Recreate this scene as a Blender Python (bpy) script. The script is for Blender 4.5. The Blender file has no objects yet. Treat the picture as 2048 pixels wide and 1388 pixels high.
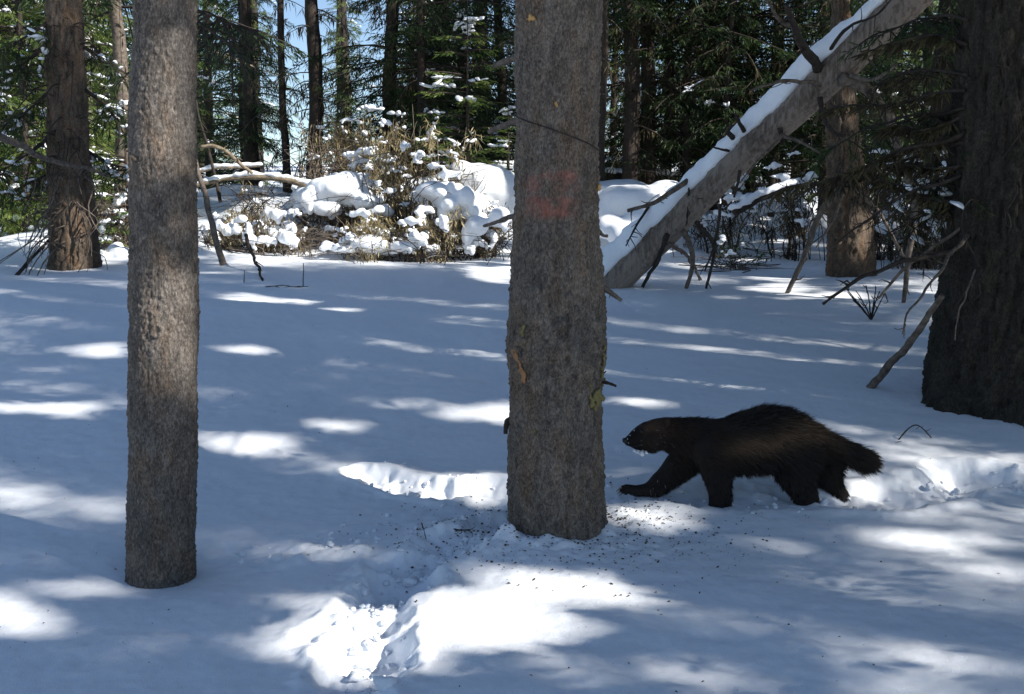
import bpy, math, random
import numpy as np
from mathutils import Vector, Matrix

rng = np.random.default_rng(7)
random.seed(7)
SC = bpy.context.scene
COL = SC.collection

# ------------------------------------------------------------------ camera
FPX, CX, CY, HZ = 2196.0, 1024.0, 694.0, 430.0     # focal length and centre in photograph pixels
CAMZ = 1.3
PITCH = math.atan((CY - HZ) / FPX)
cam_d = bpy.data.cameras.new('camera')
cam = bpy.data.objects.new('camera', cam_d)
COL.objects.link(cam)
cam.location = (0, 0, CAMZ)
cam.rotation_euler = (math.pi / 2 - PITCH, 0, 0)
cam_d.sensor_width = 36.0
cam_d.lens = 36.0 * FPX / 2048.0
cam_d.clip_start = 0.05
cam_d.clip_end = 9000
SC.camera = cam
SC.render.resolution_x, SC.render.resolution_y = 1024, 694

# ------------------------------------------------------------------ sky and sun
SUN_EL = math.radians(33.0)
SUN_AZ = math.radians(62.0)                        # to the right of straight behind the camera
SUN = np.array([math.cos(SUN_EL) * math.sin(SUN_AZ), -math.cos(SUN_EL) * math.cos(SUN_AZ), math.sin(SUN_EL)])
world = bpy.data.worlds.new('World')
SC.world = world
world.use_nodes = True
wn = world.node_tree.nodes
wn.clear()
w_out = wn.new('ShaderNodeOutputWorld')
w_bg = wn.new('ShaderNodeBackground')
w_sky = wn.new('ShaderNodeTexSky')
w_sky.sky_type = 'NISHITA'
w_sky.sun_disc = False
w_sky.sun_elevation = SUN_EL
w_sky.sun_rotation = math.pi - SUN_AZ
w_sky.altitude = 1800
w_sky.air_density = 1.0
w_sky.dust_density = 0.3
w_sky.ozone_density = 1.2
w_bg.inputs['Strength'].default_value = 0.095
world.node_tree.links.new(w_sky.outputs[0], w_bg.inputs['Color'])
world.node_tree.links.new(w_bg.outputs[0], w_out.inputs['Surface'])
sun_d = bpy.data.lights.new('sun', 'SUN')
sun_d.energy = 5.0
sun_d.angle = math.radians(0.55)
sun_d.color = (1.0, 0.95, 0.88)
sun = bpy.data.objects.new('sun', sun_d)
COL.objects.link(sun)
sun.rotation_euler = Vector(-SUN).to_track_quat('-Z', 'Y').to_euler()
SC.view_settings.view_transform = 'Standard'
SC.view_settings.look = 'None'
SC.view_settings.exposure = 0.76
SC.view_settings.gamma = 1.0
SC.view_settings.use_curve_mapping = False
SC.cycles.max_bounces = 6
SC.cycles.diffuse_bounces = 4
SC.cycles.transparent_max_bounces = 4
SC.cycles.sample_clamp_indirect = 6.0

# ------------------------------------------------------------------ numbers: noise, projection
def _hash(ix, iy, iz, seed):
    h = (ix.astype(np.int64) * 374761393 + iy.astype(np.int64) * 668265263 + iz.astype(np.int64) * 2147483647 + seed * 974634777) & 0xffffffff
    h = ((h ^ (h >> 13)) * 1274126177) & 0xffffffff
    h = ((h ^ (h >> 16)) * 2246822519) & 0xffffffff
    return ((h ^ (h >> 15)) & 0xffffff) / float(0xffffff)

def noise(p, seed=0):
    """value noise in [-1, 1] for an array of points (n, 3)"""
    i = np.floor(p)
    f = p - i
    f = f * f * f * (f * (f * 6 - 15) + 10)
    i = i.astype(np.int64)
    out = 0
    for dx in (0, 1):
        wx = f[:, 0] if dx else 1 - f[:, 0]
        for dy in (0, 1):
            wy = f[:, 1] if dy else 1 - f[:, 1]
            for dz in (0, 1):
                wz = f[:, 2] if dz else 1 - f[:, 2]
                out = out + wx * wy * wz * _hash(i[:, 0] + dx, i[:, 1] + dy, i[:, 2] + dz, seed)
    return out * 2 - 1

def fbm(p, octaves=4, seed=0):
    a, s, out = 1.0, 0.0, 0
    for o in range(octaves):
        out = out + a * noise(p * (2.03 ** o) + 17.3 * o, seed + o)
        s += a
        a *= 0.5
    return out / s

def worley(p, seed=0):
    """distance to the nearest and second nearest feature point, and a random number per cell"""
    i = np.floor(p).astype(np.int64)
    n = len(p)
    f1 = np.full(n, 9.0); f2 = np.full(n, 9.0); idr = np.zeros(n)
    for dx in (-1, 0, 1):
        for dy in (-1, 0, 1):
            for dz in (-1, 0, 1):
                c = i + np.array([dx, dy, dz])
                q = np.stack([c[:, k] + _hash(c[:, 0], c[:, 1], c[:, 2], seed + k) for k in range(3)], 1)
                d = np.sqrt(((q - p) ** 2).sum(1))
                r = _hash(c[:, 0], c[:, 1], c[:, 2], seed + 9)
                near = d < f1
                f2 = np.where(near, f1, np.minimum(f2, d))
                idr = np.where(near, r, idr)
                f1 = np.where(near, d, f1)
    return f1, f2, idr

CP, SP = math.cos(PITCH), math.sin(PITCH)
def ray(px, py):
    x = (np.asarray(px, float) - CX) / FPX
    y = -(np.asarray(py, float) - CY) / FPX
    return np.stack([x + 0 * y, CP + y * SP, -SP + y * CP], -1)

def P(px, py, d):
    """the point seen at a photograph pixel at distance d along the ground axis"""
    r = ray(px, py)
    return np.array([0, 0, CAMZ]) + r * (np.asarray(d, float) / r[..., 1])[..., None]

def project(p):
    q = p - np.array([0, 0, CAMZ])
    fw = q[..., 1] * CP - q[..., 2] * SP
    up = q[..., 1] * SP + q[..., 2] * CP
    fs = np.where(np.abs(fw) < 1e-6, 1e-6, fw)
    return CX + FPX * q[..., 0] / fs, CY - FPX * up / fs, fw

# ------------------------------------------------------------------ ground height
_pd = np.array([-200, -20, 0, 2.5, 4, 5, 6, 8, 10, 12, 14, 18, 24, 30, 45, 70, 90, 200, 5000.])
_pz = np.array([-1, -0.2, -.02, 0, .03, .10, .20, .39, .57, .72, .83, .95, 1.2, 1.55, 2.6, 4.4, 5.0, 5.0, 5.0])
_fd = np.concatenate([np.linspace(-30, 110, 2801)])
_fz = np.interp(_fd, _pd, _pz)
_k = np.hanning(41); _k /= _k.sum()
_fz = np.convolve(np.pad(_fz, 20, mode='edge'), _k, 'valid')
def profile(y):
    return np.where((y > -29) & (y < 109), np.interp(y, _fd, _fz), np.interp(y, _pd, _pz))

def base_ground(x, y):
    x = np.asarray(x, float); y = np.asarray(y, float)
    z = profile(y)
    for (mx, my, h, sx, sy) in MOUNDS:
        z = z + h * np.exp(-((x - mx) / sx) ** 2 - ((y - my) / sy) ** 2)
    p = np.stack([x.ravel() * .22, y.ravel() * .22, 0 * x.ravel()], 1)
    n1 = noise(p, 3).reshape(x.shape)
    n2 = noise(p * 3.7 + 5, 5).reshape(x.shape)
    near = np.clip((y - 2) / 8, .25, 1)
    return z + .10 * n1 * near + .022 * n2

MOUNDS = [(-4.9, 20.5, .75, 2.4, 2.6), (.35, 15.8, .95, 1.0, 1.0), (1.75, 15.2, .75, .9, .9), (-5.6, 13.4, .22, 1.0, .9), (-3.85, 12.7, .25, .35, .3),
          (6.6, 16.5, .5, 1.6, 1.2), (3.4, 17.5, .35, 1.6, 1.0), (-2.2, 14.6, .3, .8, .5), (-3.5, 15.4, .55, 1.0, .8), (-2.0, 15.4, .62, .9, .7), (-.8, 15.3, .70, .9, .7), (.12, 4.28, .045, .42, .40), (-1.25, 3.9, -.05, .34, .28)]

def hit(px, py, it=40):
    """where a photograph pixel meets the snow"""
    px = np.asarray(px, float); py = np.asarray(py, float)
    px, py = np.broadcast_arrays(px, py)
    r = ray(px, py)
    r = r / r[..., 1:2]
    d = np.full(px.shape, 1.5)
    done = np.zeros(px.shape, bool)
    step = 1.012
    lo = d.copy()
    for _ in range(300):
        z = CAMZ + r[..., 2] * d
        below = z < profile(d) + _m(r[..., 0] * d, d)
        done |= below
        lo = np.where(done, lo, d)
        d = np.where(done, d, d * step)
        if done.all() or d.max() > 60: break
    hi = d.copy()
    for _ in range(14):
        m = (lo + hi) / 2
        b = CAMZ + r[..., 2] * m < base_ground(r[..., 0] * m, m)
        hi = np.where(b, m, hi); lo = np.where(b, lo, m)
    d = (lo + hi) / 2
    return np.stack([r[..., 0] * d, d, CAMZ + r[..., 2] * d], -1)

def _m(x, y):
    return base_ground(x, y) - profile(y)

# tracks pressed into the snow, as photograph pixels
TRAIL = [[(2300, 940), (2048, 958), (1960, 952), (1880, 968), (1790, 988), (1715, 1000)], [(1700, 1000), (1560, 994), (1440, 996), (1300, 990), (1200, 990), (1080, 990)], [(1080, 990), (980, 982), (900, 988), (850, 978), (790, 964), (730, 946)],
         [(1000, 1040), (900, 1090), (820, 1130), (770, 1190), (745, 1250), (720, 1320), (690, 1420)],
         [(1000, 1000), (860, 1040), (700, 1075), (600, 1100), (480, 1110)]]
TRAIL_R = [.12, .11, .10, .10, .10]
TRAIL_D = [.050, .016, .055, .045, .010]
PITS = [(800, 1170, .13, .10), (735, 1290, .11, .10), (655, 1270, .09, .05), (760, 1235, .08, .06), (1900, 945, .13, .07), (1985, 948, .12, .07), (1800, 985, .08, .05),
        (930, 985, .10, .08), (880, 975, .08, .05), (985, 975, .09, .06), (1230, 990, .09, .04), (1370, 990, .12, .03), (1500, 985, .2, .02), (850, 1120, .1, .05), (560, 1115, .08, .02),
        (490, 1095, .05, -.03), (600, 1110, .12, -.03), (700, 1105, .10, -.02), (1075, 1085, .06, -.03), (1130, 1090, .05, -.03), (1010, 1075, .05, -.03), (1190, 1060, .06, -.03), (1240, 1030, .09, -.025), (1290, 1050, .1, -.02),
        (920, 1050, .12, -.02), (690, 1245, .05, -.03), (770, 1270, .06, -.04)]
def seg_dist(x, y, a, b):
    ax, ay = a[0], a[1]; bx, by = b[0] - ax, b[1] - ay
    t = np.clip(((x - ax) * bx + (y - ay) * by) / (bx * bx + by * by + 1e-9), 0, 1)
    return np.hypot(x - ax - t * bx, y - ay - t * by)

_trail_w = [hit([p[0] for p in t], [p[1] for p in t]) for t in TRAIL]
_pits_w = hit([p[0] for p in PITS], [p[1] for p in PITS])
def ground(x, y, fine=True):
    x = np.asarray(x, float); y = np.asarray(y, float)
    shp = x.shape
    x = x.ravel(); y = y.ravel()
    z = base_ground(x, y)
    sel = (np.abs(x) < 5) & (y > 2) & (y < 9)
    if sel.any():
        xs, ys = x[sel], y[sel]
        dz = np.zeros(len(xs)); rough = np.zeros(len(xs))
        p = np.stack([xs, ys, 0 * xs], 1)
        wob = .035 * noise(p * 6, 31) + .022 * noise(p * 15, 32) + .012 * noise(p * 34, 33)
        for t, R, D in zip(_trail_w, TRAIL_R, TRAIL_D):
            d = np.full(len(xs), 9.0)
            for a, b in zip(t[:-1], t[1:]):
                d = np.minimum(d, seg_dist(xs, ys, a, b))
            d = d + wob
            dz -= D * (1.05 / (1 + np.exp((d - R) / (R * .16))) - .30 * np.exp(-((d - R * 1.45) / (R * .42)) ** 2))
            rough = np.maximum(rough, np.exp(-(d / (R * 1.35)) ** 4) * min(1, D / .06))
        for (px, py, R, D), w in zip(PITS, _pits_w):
            D = D * .62; R = R * .92
            d = np.hypot(xs - w[0], ys - w[1]) + .5 * wob
            dz -= D * (1.0 / (1 + np.exp((d - R) / (R * .2)))) - .25 * max(D, 0) * np.exp(-((d - R * 1.4) / (R * .4)) ** 2)
            rough = np.maximum(rough, .8 * np.exp(-(d / (R * 1.3)) ** 2))
        # churned snow round the foot of the middle tree
        d = np.hypot(xs - TREE_MAIN[0], ys - TREE_MAIN[1])
        rough = np.maximum(rough, .45 * np.exp(-((d - .3) / .3) ** 2))
        f1, f2, idr = worley(p * 15, 41)
        lumps = np.clip(1 - f1 * 1.5, 0, 1) * idr
        dz += rough * (.026 * fbm(p * 9, 3, 51) + .022 * lumps + .010 * fbm(p * 42, 2, 52))
        z[sel] += dz
    if fine:
        s2 = (y > 1) & (y < 26) & (np.abs(x) < 14)
        p = np.stack([x[s2], y[s2], 0 * x[s2]], 1)
        z[s2] += .020 * fbm(p * np.array([1.5, 2.0, 1]), 4, 61) + .0022 * noise(p * 14, 62) + .0012 * noise(p * 33, 63)
        s3 = (y > 11.5) & (y < 40)
        p = np.stack([x[s3], y[s3], 0 * x[s3]], 1)
        z[s3] += np.clip((y[s3] - 12) / 3, 0, 1) * (.10 * fbm(p * .9, 3, 65))
    return z.reshape(shp)
TREE_MAIN = hit(1112, 1040)

# ------------------------------------------------------------------ materials
def mat(name):
    m = bpy.data.materials.new(name)
    m.use_nodes = True
    nt = m.node_tree
    return m, nt, nt.nodes['Principled BSDF']

def N(nt, kind, **kw):
    n = nt.nodes.new(kind)
    for k, v in kw.items():
        if k in n.inputs: n.inputs[k].default_value = v
        else: setattr(n, k, v)
    return n

def ramp(nt, stops):
    r = nt.nodes.new('ShaderNodeValToRGB')
    while len(r.color_ramp.elements) < len(stops): r.color_ramp.elements.new(.5)
    for e, (p, c) in zip(r.color_ramp.elements, stops):
        e.position = p; e.color = (*c, 1)
    return r

def snow_mat():
    m, nt, b = mat('snow')
    b.inputs['Base Color'].default_value = (.86, .89, .93, 1)
    b.inputs['Roughness'].default_value = .55
    b.inputs['Specular IOR Level'].default_value = .25
    tc = N(nt, 'ShaderNodeTexCoord')
    n1 = N(nt, 'ShaderNodeTexNoise', Scale=38.0, Detail=4.0)
    n2 = N(nt, 'ShaderNodeTexNoise', Scale=210.0, Detail=2.0)
    nt.links.new(tc.outputs['Object'], n1.inputs['Vector'])
    nt.links.new(tc.outputs['Object'], n2.inputs['Vector'])
    ad = N(nt, 'ShaderNodeMath', operation='ADD')
    nt.links.new(n1.outputs[0], ad.inputs[0]); nt.links.new(n2.outputs[0], ad.inputs[1])
    bp = N(nt, 'ShaderNodeBump', Strength=.35, Distance=.006)
    nt.links.new(ad.outputs[0], bp.inputs['Height'])
    nt.links.new(bp.outputs[0], b.inputs['Normal'])
    r = ramp(nt, [(.35, (.83, .87, .92)), (.7, (.89, .91, .93))])
    nt.links.new(n1.outputs[0], r.inputs[0]); nt.links.new(r.outputs[0], b.inputs['Base Color'])
    return m

def bark_mat(name, dark, mid, light, scale=1.0, tint=None):
    m, nt, b = mat(name)
    b.inputs['Roughness'].default_value = .9
    b.inputs['Specular IOR Level'].default_value = .15
    tc = N(nt, 'ShaderNodeTexCoord')
    mp = N(nt, 'ShaderNodeMapping')
    mp.inputs['Scale'].default_value = (1, 1, .42)
    nt.links.new(tc.outputs['Object'], mp.inputs['Vector'])
    n1 = N(nt, 'ShaderNodeTexNoise', Scale=165.0 * scale, Detail=4.0, Roughness=.75)
    n2 = N(nt, 'ShaderNodeTexNoise', Scale=11.0, Detail=4.0, Roughness=.6)
    nt.links.new(mp.outputs[0], n1.inputs['Vector']); nt.links.new(mp.outputs[0], n2.inputs['Vector'])
    at = N(nt, 'ShaderNodeAttribute', attribute_name='plate')
    mx = N(nt, 'ShaderNodeMath', operation='MULTIPLY_ADD')
    mx.inputs[1].default_value = .16
    nt.links.new(at.outputs['Fac'], mx.inputs[0])
    nt.links.new(n1.outputs[0], mx.inputs[2])
    r = ramp(nt, [(.38, dark), (.58, mid), (.82, light)])
    nt.links.new(mx.outputs[0], r.inputs[0])
    mix = N(nt, 'ShaderNodeMix', data_type='RGBA', blend_type='MULTIPLY')
    mix.inputs[0].default_value = .95
    r2 = ramp(nt, [(.3, (.74, .76, .80)), (.5, (1, 1, 1)), (.72, tint or (1.15, .98, .82))])
    nt.links.new(n2.outputs[0], r2.inputs[0])
    nt.links.new(r.outputs[0], mix.inputs[6]); nt.links.new(r2.outputs[0], mix.inputs[7])
    nt.links.new(mix.outputs[2], b.inputs['Base Color'])
    bp = N(nt, 'ShaderNodeBump', Strength=.7, Distance=.012)
    nt.links.new(n1.outputs[0], bp.inputs['Height']); nt.links.new(bp.outputs[0], b.inputs['Normal'])
    return m, nt, mix, b, tc

def leaf_mat(name, c1, c2, c3, transl=.35):
    m, nt, b = mat(name)
    geo = N(nt, 'ShaderNodeNewGeometry')
    tc = N(nt, 'ShaderNodeTexCoord')
    n1 = N(nt, 'ShaderNodeTexNoise', Scale=1.7, Detail=2.0)
    nt.links.new(tc.outputs['Object'], n1.inputs['Vector'])
    ad = N(nt, 'ShaderNodeMath', operation='MULTIPLY_ADD')
    ad.inputs[1].default_value = .45
    nt.links.new(geo.outputs['Random Per Island'], ad.inputs[0]); nt.links.new(n1.outputs[0], ad.inputs[2])
    r = ramp(nt, [(.35, c1), (.65, c2), (1.0, c3)])
    nt.links.new(ad.outputs[0], r.inputs[0])
    nt.links.new(r.outputs[0], b.inputs['Base Color'])
    b.inputs['Roughness'].default_value = .6
    b.inputs['Specular IOR Level'].default_value = .2
    tr = N(nt, 'ShaderNodeBsdfTranslucent')
    hs = N(nt, 'ShaderNodeHueSaturation', Saturation=1.1, Value=1.6)
    nt.links.new(r.outputs[0], hs.inputs['Color']); nt.links.new(hs.outputs[0], tr.inputs['Color'])
    mixs = N(nt, 'ShaderNodeMixShader')
    mixs.inputs[0].default_value = transl
    nt.links.new(b.outputs[0], mixs.inputs[1]); nt.links.new(tr.outputs[0], mixs.inputs[2])
    nt.links.new(mixs.outputs[0], nt.nodes['Material Output'].inputs['Surface'])
    return m

def wood_mat(name, c1, c2, scale=30):
    m, nt, b = mat(name)
    tc = N(nt, 'ShaderNodeTexCoord')
    n1 = N(nt, 'ShaderNodeTexNoise', Scale=scale, Detail=5.0, Roughness=.6)
    nt.links.new(tc.outputs['Object'], n1.inputs['Vector'])
    r = ramp(nt, [(.35, c1), (.7, c2)])
    nt.links.new(n1.outputs[0], r.inputs[0]); nt.links.new(r.outputs[0], b.inputs['Base Color'])
    b.inputs['Roughness'].default_value = .85
    b.inputs['Specular IOR Level'].default_value = .2
    bp = N(nt, 'ShaderNodeBump', Strength=.4, Distance=.01)
    nt.links.new(n1.outputs[0], bp.inputs['Height']); nt.links.new(bp.outputs[0], b.inputs['Normal'])
    return m

M = {}
M['snow'] = snow_mat()
M['bark_near'] = bark_mat('bark_grey_brown', (.058, .049, .043), (.150, .130, .112), (.32, .285, .25), 1.0)[0]
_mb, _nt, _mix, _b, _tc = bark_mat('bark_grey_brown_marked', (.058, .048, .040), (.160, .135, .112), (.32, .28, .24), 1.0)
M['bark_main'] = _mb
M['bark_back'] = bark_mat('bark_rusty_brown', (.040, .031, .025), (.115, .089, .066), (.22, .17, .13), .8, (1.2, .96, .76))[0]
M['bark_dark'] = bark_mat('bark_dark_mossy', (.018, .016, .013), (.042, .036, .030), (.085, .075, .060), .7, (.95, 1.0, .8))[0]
M['bark_far'] = bark_mat('bark_far_trunks', (.03, .025, .022), (.065, .053, .045), (.12, .10, .085), .5)[0]
M['bark_pale'] = wood_mat('pale_weathered_wood', (.30, .26, .22), (.52, .47, .42), 12)
M['dead_wood'] = wood_mat('grey_dead_wood', (.07, .055, .045), (.19, .16, .13), 25)
M['dead_wood_dark'] = wood_mat('dark_dead_wood', (.022, .018, .016), (.06, .048, .04), 25)
M['tan_wood'] = wood_mat('tan_stems', (.13, .10, .068), (.31, .25, .175), 25)
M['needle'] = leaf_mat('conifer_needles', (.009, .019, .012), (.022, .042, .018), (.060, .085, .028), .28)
M['needle_lit'] = leaf_mat('needles_painted_sunlit', (.030, .055, .016), (.10, .155, .042), (.23, .26, .09), .45)  # lighter needle copy, sunlight put into its colour
M['needle_dead'] = leaf_mat('dead_needles_and_lichen', (.020, .017, .012), (.055, .045, .026), (.12, .10, .05), .2)
M['dry_leaf'] = leaf_mat('dry_tan_leaves', (.09, .072, .035), (.22, .175, .09), (.38, .33, .20), .2)
M['dry_leaf_dark'] = leaf_mat('withered_brown_leaves', (.035, .027, .018), (.09, .07, .04), (.20, .16, .09), .2)

# faded red bands mixed into the bark colour of the middle trunk
def mix_red(nt, mix, b, tc, z0, z1, z2, z3, ang0, amount):
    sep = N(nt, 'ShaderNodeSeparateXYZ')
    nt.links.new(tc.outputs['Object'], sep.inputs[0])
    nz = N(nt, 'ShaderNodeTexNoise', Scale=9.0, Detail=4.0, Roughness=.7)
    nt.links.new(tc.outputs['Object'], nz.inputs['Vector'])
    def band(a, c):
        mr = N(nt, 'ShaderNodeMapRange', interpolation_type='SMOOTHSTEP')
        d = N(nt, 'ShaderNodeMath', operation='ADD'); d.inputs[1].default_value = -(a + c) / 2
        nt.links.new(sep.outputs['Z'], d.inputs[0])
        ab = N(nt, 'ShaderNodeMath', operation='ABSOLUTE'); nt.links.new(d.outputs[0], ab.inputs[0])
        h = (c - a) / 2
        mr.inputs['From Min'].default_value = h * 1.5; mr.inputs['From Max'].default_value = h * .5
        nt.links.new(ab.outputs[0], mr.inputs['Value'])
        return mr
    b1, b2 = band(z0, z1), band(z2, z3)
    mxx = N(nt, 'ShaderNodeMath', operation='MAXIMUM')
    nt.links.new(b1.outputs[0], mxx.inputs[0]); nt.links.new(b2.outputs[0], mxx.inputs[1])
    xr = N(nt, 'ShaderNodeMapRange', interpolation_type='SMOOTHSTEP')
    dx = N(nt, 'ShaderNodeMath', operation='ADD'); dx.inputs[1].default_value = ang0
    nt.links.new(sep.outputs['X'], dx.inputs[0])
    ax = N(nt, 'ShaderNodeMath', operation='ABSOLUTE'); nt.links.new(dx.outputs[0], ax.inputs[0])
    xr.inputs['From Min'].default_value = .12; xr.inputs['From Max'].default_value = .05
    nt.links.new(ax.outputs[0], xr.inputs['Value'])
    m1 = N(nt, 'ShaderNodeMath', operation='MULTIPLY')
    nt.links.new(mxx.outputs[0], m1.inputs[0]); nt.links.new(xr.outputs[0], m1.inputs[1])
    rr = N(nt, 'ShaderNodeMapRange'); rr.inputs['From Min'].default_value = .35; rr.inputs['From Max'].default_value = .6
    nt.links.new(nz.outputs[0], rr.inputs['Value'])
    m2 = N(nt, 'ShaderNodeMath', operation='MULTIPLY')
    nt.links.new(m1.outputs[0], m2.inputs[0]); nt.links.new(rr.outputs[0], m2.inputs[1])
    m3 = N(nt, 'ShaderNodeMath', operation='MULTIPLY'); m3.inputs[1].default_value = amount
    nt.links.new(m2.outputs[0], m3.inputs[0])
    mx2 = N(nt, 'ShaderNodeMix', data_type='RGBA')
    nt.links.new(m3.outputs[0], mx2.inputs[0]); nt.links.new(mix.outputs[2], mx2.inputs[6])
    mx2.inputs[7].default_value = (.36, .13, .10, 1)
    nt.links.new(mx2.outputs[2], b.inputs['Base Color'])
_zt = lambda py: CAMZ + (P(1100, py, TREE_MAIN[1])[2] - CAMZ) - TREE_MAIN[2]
mix_red(_nt, _mix, _b, _tc, _zt(382), _zt(345), _zt(430), _zt(392), .03, .85)

# ------------------------------------------------------------------ mesh helpers
def mk(name, V, F, material, parent=None, smooth=True, attrs=None, origin=None):
    V = np.asarray(V, np.float32)
    if origin is not None: V = V - np.asarray(origin, np.float32)
    F = np.asarray(F, np.int32)
    me = bpy.data.meshes.new(name)
    k = F.shape[1]
    me.vertices.add(len(V)); me.vertices.foreach_set('co', V.ravel())
    me.loops.add(F.size); me.loops.foreach_set('vertex_index', F.ravel())
    me.polygons.add(len(F)); me.polygons.foreach_set('loop_start', np.arange(len(F), dtype=np.int32) * k)
    me.polygons.foreach_set('use_smooth', np.full(len(F), smooth))
    for an, (typ, dat) in (attrs or {}).items():
        a = me.attributes.new(an, typ, 'POINT')
        a.data.foreach_set('color' if 'COLOR' in typ else 'value', np.asarray(dat, np.float32).ravel())
    me.update(calc_edges=True)
    me.materials.append(material)
    o = bpy.data.objects.new(name, me)
    COL.objects.link(o)
    if parent is not None: o.parent = parent
    elif origin is not None: o.location = [float(c) for c in origin]
    return o

def thing(name, label, cat, loc, group=None):
    o = bpy.data.objects.new(name, None)
    COL.objects.link(o)
    o.location = [float(c) for c in loc]
    o.empty_display_size = .2
    return tag(o, label, cat, group)

def tag(o, label, cat, group=None):
    o['label'] = label; o['category'] = cat
    if group: o['group'] = group
    return o

def merge(parts):
    Vs, Fs, n = [], [], 0
    for V, F in parts:
        Vs.append(V); Fs.append(np.asarray(F) + n); n += len(V)
    return np.concatenate(Vs), np.concatenate(Fs)

def spline(pts, n):
    """smooth curve through points (k, c), n samples"""
    p = np.asarray(pts, float)
    if len(p) < 3:
        t = np.linspace(0, 1, n)[:, None]
        return p[0] * (1 - t) + p[-1] * t
    s = np.concatenate([[0], np.cumsum(np.linalg.norm(np.diff(p[:, :3], axis=0), axis=1))])
    q = np.vstack([2 * p[0] - p[1], p, 2 * p[-1] - p[-2]])
    out = []
    for u in np.linspace(0, s[-1], n):
        i = min(np.searchsorted(s, u, 'right') - 1, len(p) - 2)
        t = (u - s[i]) / max(s[i + 1] - s[i], 1e-9)
        a, b_, c, d = q[i], q[i + 1], q[i + 2], q[i + 3]
        out.append(.5 * ((2 * b_) + (c - a) * t + (2 * a - 5 * b_ + 4 * c - d) * t * t + (3 * b_ - a - 3 * c + d) * t ** 3))
    return np.array(out)

def frame_along(c):
    t = np.gradient(c, axis=0)
    t /= np.linalg.norm(t, axis=1)[:, None] + 1e-12
    ref = np.array([0, 0, 1.0]) if abs(t[:, 2]).mean() < .8 else np.array([0, 1.0, 0])
    u = np.cross(t, ref); u /= np.linalg.norm(u, axis=1)[:, None] + 1e-12
    v = np.cross(u, t)
    return t, u, v

def tube(c, r, sides=6, wob=0.0, seed=0, cap=True):
    c = np.asarray(c, float); r = np.broadcast_to(np.asarray(r, float), (len(c),))
    t, u, v = frame_along(c)
    a = np.linspace(0, 2 * np.pi, sides, endpoint=False)
    ring = (np.cos(a)[None, :, None] * u[:, None] + np.sin(a)[None, :, None] * v[:, None])
    V = c[:, None] + ring * r[:, None, None]
    V = V.reshape(-1, 3)
    if wob:
        dn = noise(V / max(r.mean(), 1e-4) * .7, seed) + .5 * noise(V / max(r.mean(), 1e-4) * 2.1, seed + 1)
        V = V + ring.reshape(-1, 3) * (dn * wob * np.repeat(r, sides))[:, None]
    n = len(c)
    i = np.arange(n - 1)[:, None] * sides; j = np.arange(sides)[None]
    F = np.stack([i + j, i + (j + 1) % sides, i + sides + (j + 1) % sides, i + sides + j], -1).reshape(-1, 4)
    if cap:
        V = np.vstack([V, c[0], c[-1]])
        a0, a1 = n * sides, n * sides + 1
        jj = np.arange(0, sides, 2)
        if sides % 2 == 0:
            f0 = np.stack([np.full(len(jj), a0), (jj + 2) % sides, (jj + 1) % sides, jj], 1)
            b0 = (n - 1) * sides
            f1 = np.stack([np.full(len(jj), a1), b0 + jj, b0 + (jj + 1) % sides, b0 + (jj + 2) % sides], 1)
            F = np.vstack([F, f0, f1])
    return V, F

def px_tube(pts, d0, d1, w0, w1, sides=6, n=None, wob=.12, seed=0):
    """a stick drawn through photograph pixels, between distances d0 and d1, thickness in photograph pixels"""
    pts = np.asarray(pts, float)
    s = np.concatenate([[0], np.cumsum(np.hypot(*np.diff(pts, axis=0).T))]); s /= s[-1]
    d = d0 + (d1 - d0) * s
    w = P(pts[:, 0], pts[:, 1], d)
    n = n or max(6, 4 * len(pts))
    c = spline(w, n)
    L = np.linalg.norm(c[-1] - c[0])
    k = np.linspace(0, 1, n)
    c = c + (.012 * L * np.sin(np.pi * k))[:, None] * np.stack([noise(np.stack([k * 7, 0 * k, 0 * k + seed], 1), seed + q) for q in range(3)], 1)
    r = np.linspace(w0, w1, n) * .5 * np.linspace(d0, d1, n) / FPX
    return tube(c, r, sides, wob, seed)

def diamonds(base, dirv, side, ln, wd):
    """needle sprays: one lozenge per twig tip"""
    n = len(base)
    tip = base + dirv * ln[:, None]
    mid = base + dirv * (ln * .45)[:, None]
    V = np.stack([base, mid + side * (wd * .5)[:, None], tip, mid - side * (wd * .5)[:, None]], 1).reshape(-1, 3)
    F = np.arange(n * 4).reshape(n, 4)
    return V, F

def unit(v):
    return v / (np.linalg.norm(v, axis=-1, keepdims=True) + 1e-9)

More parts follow.
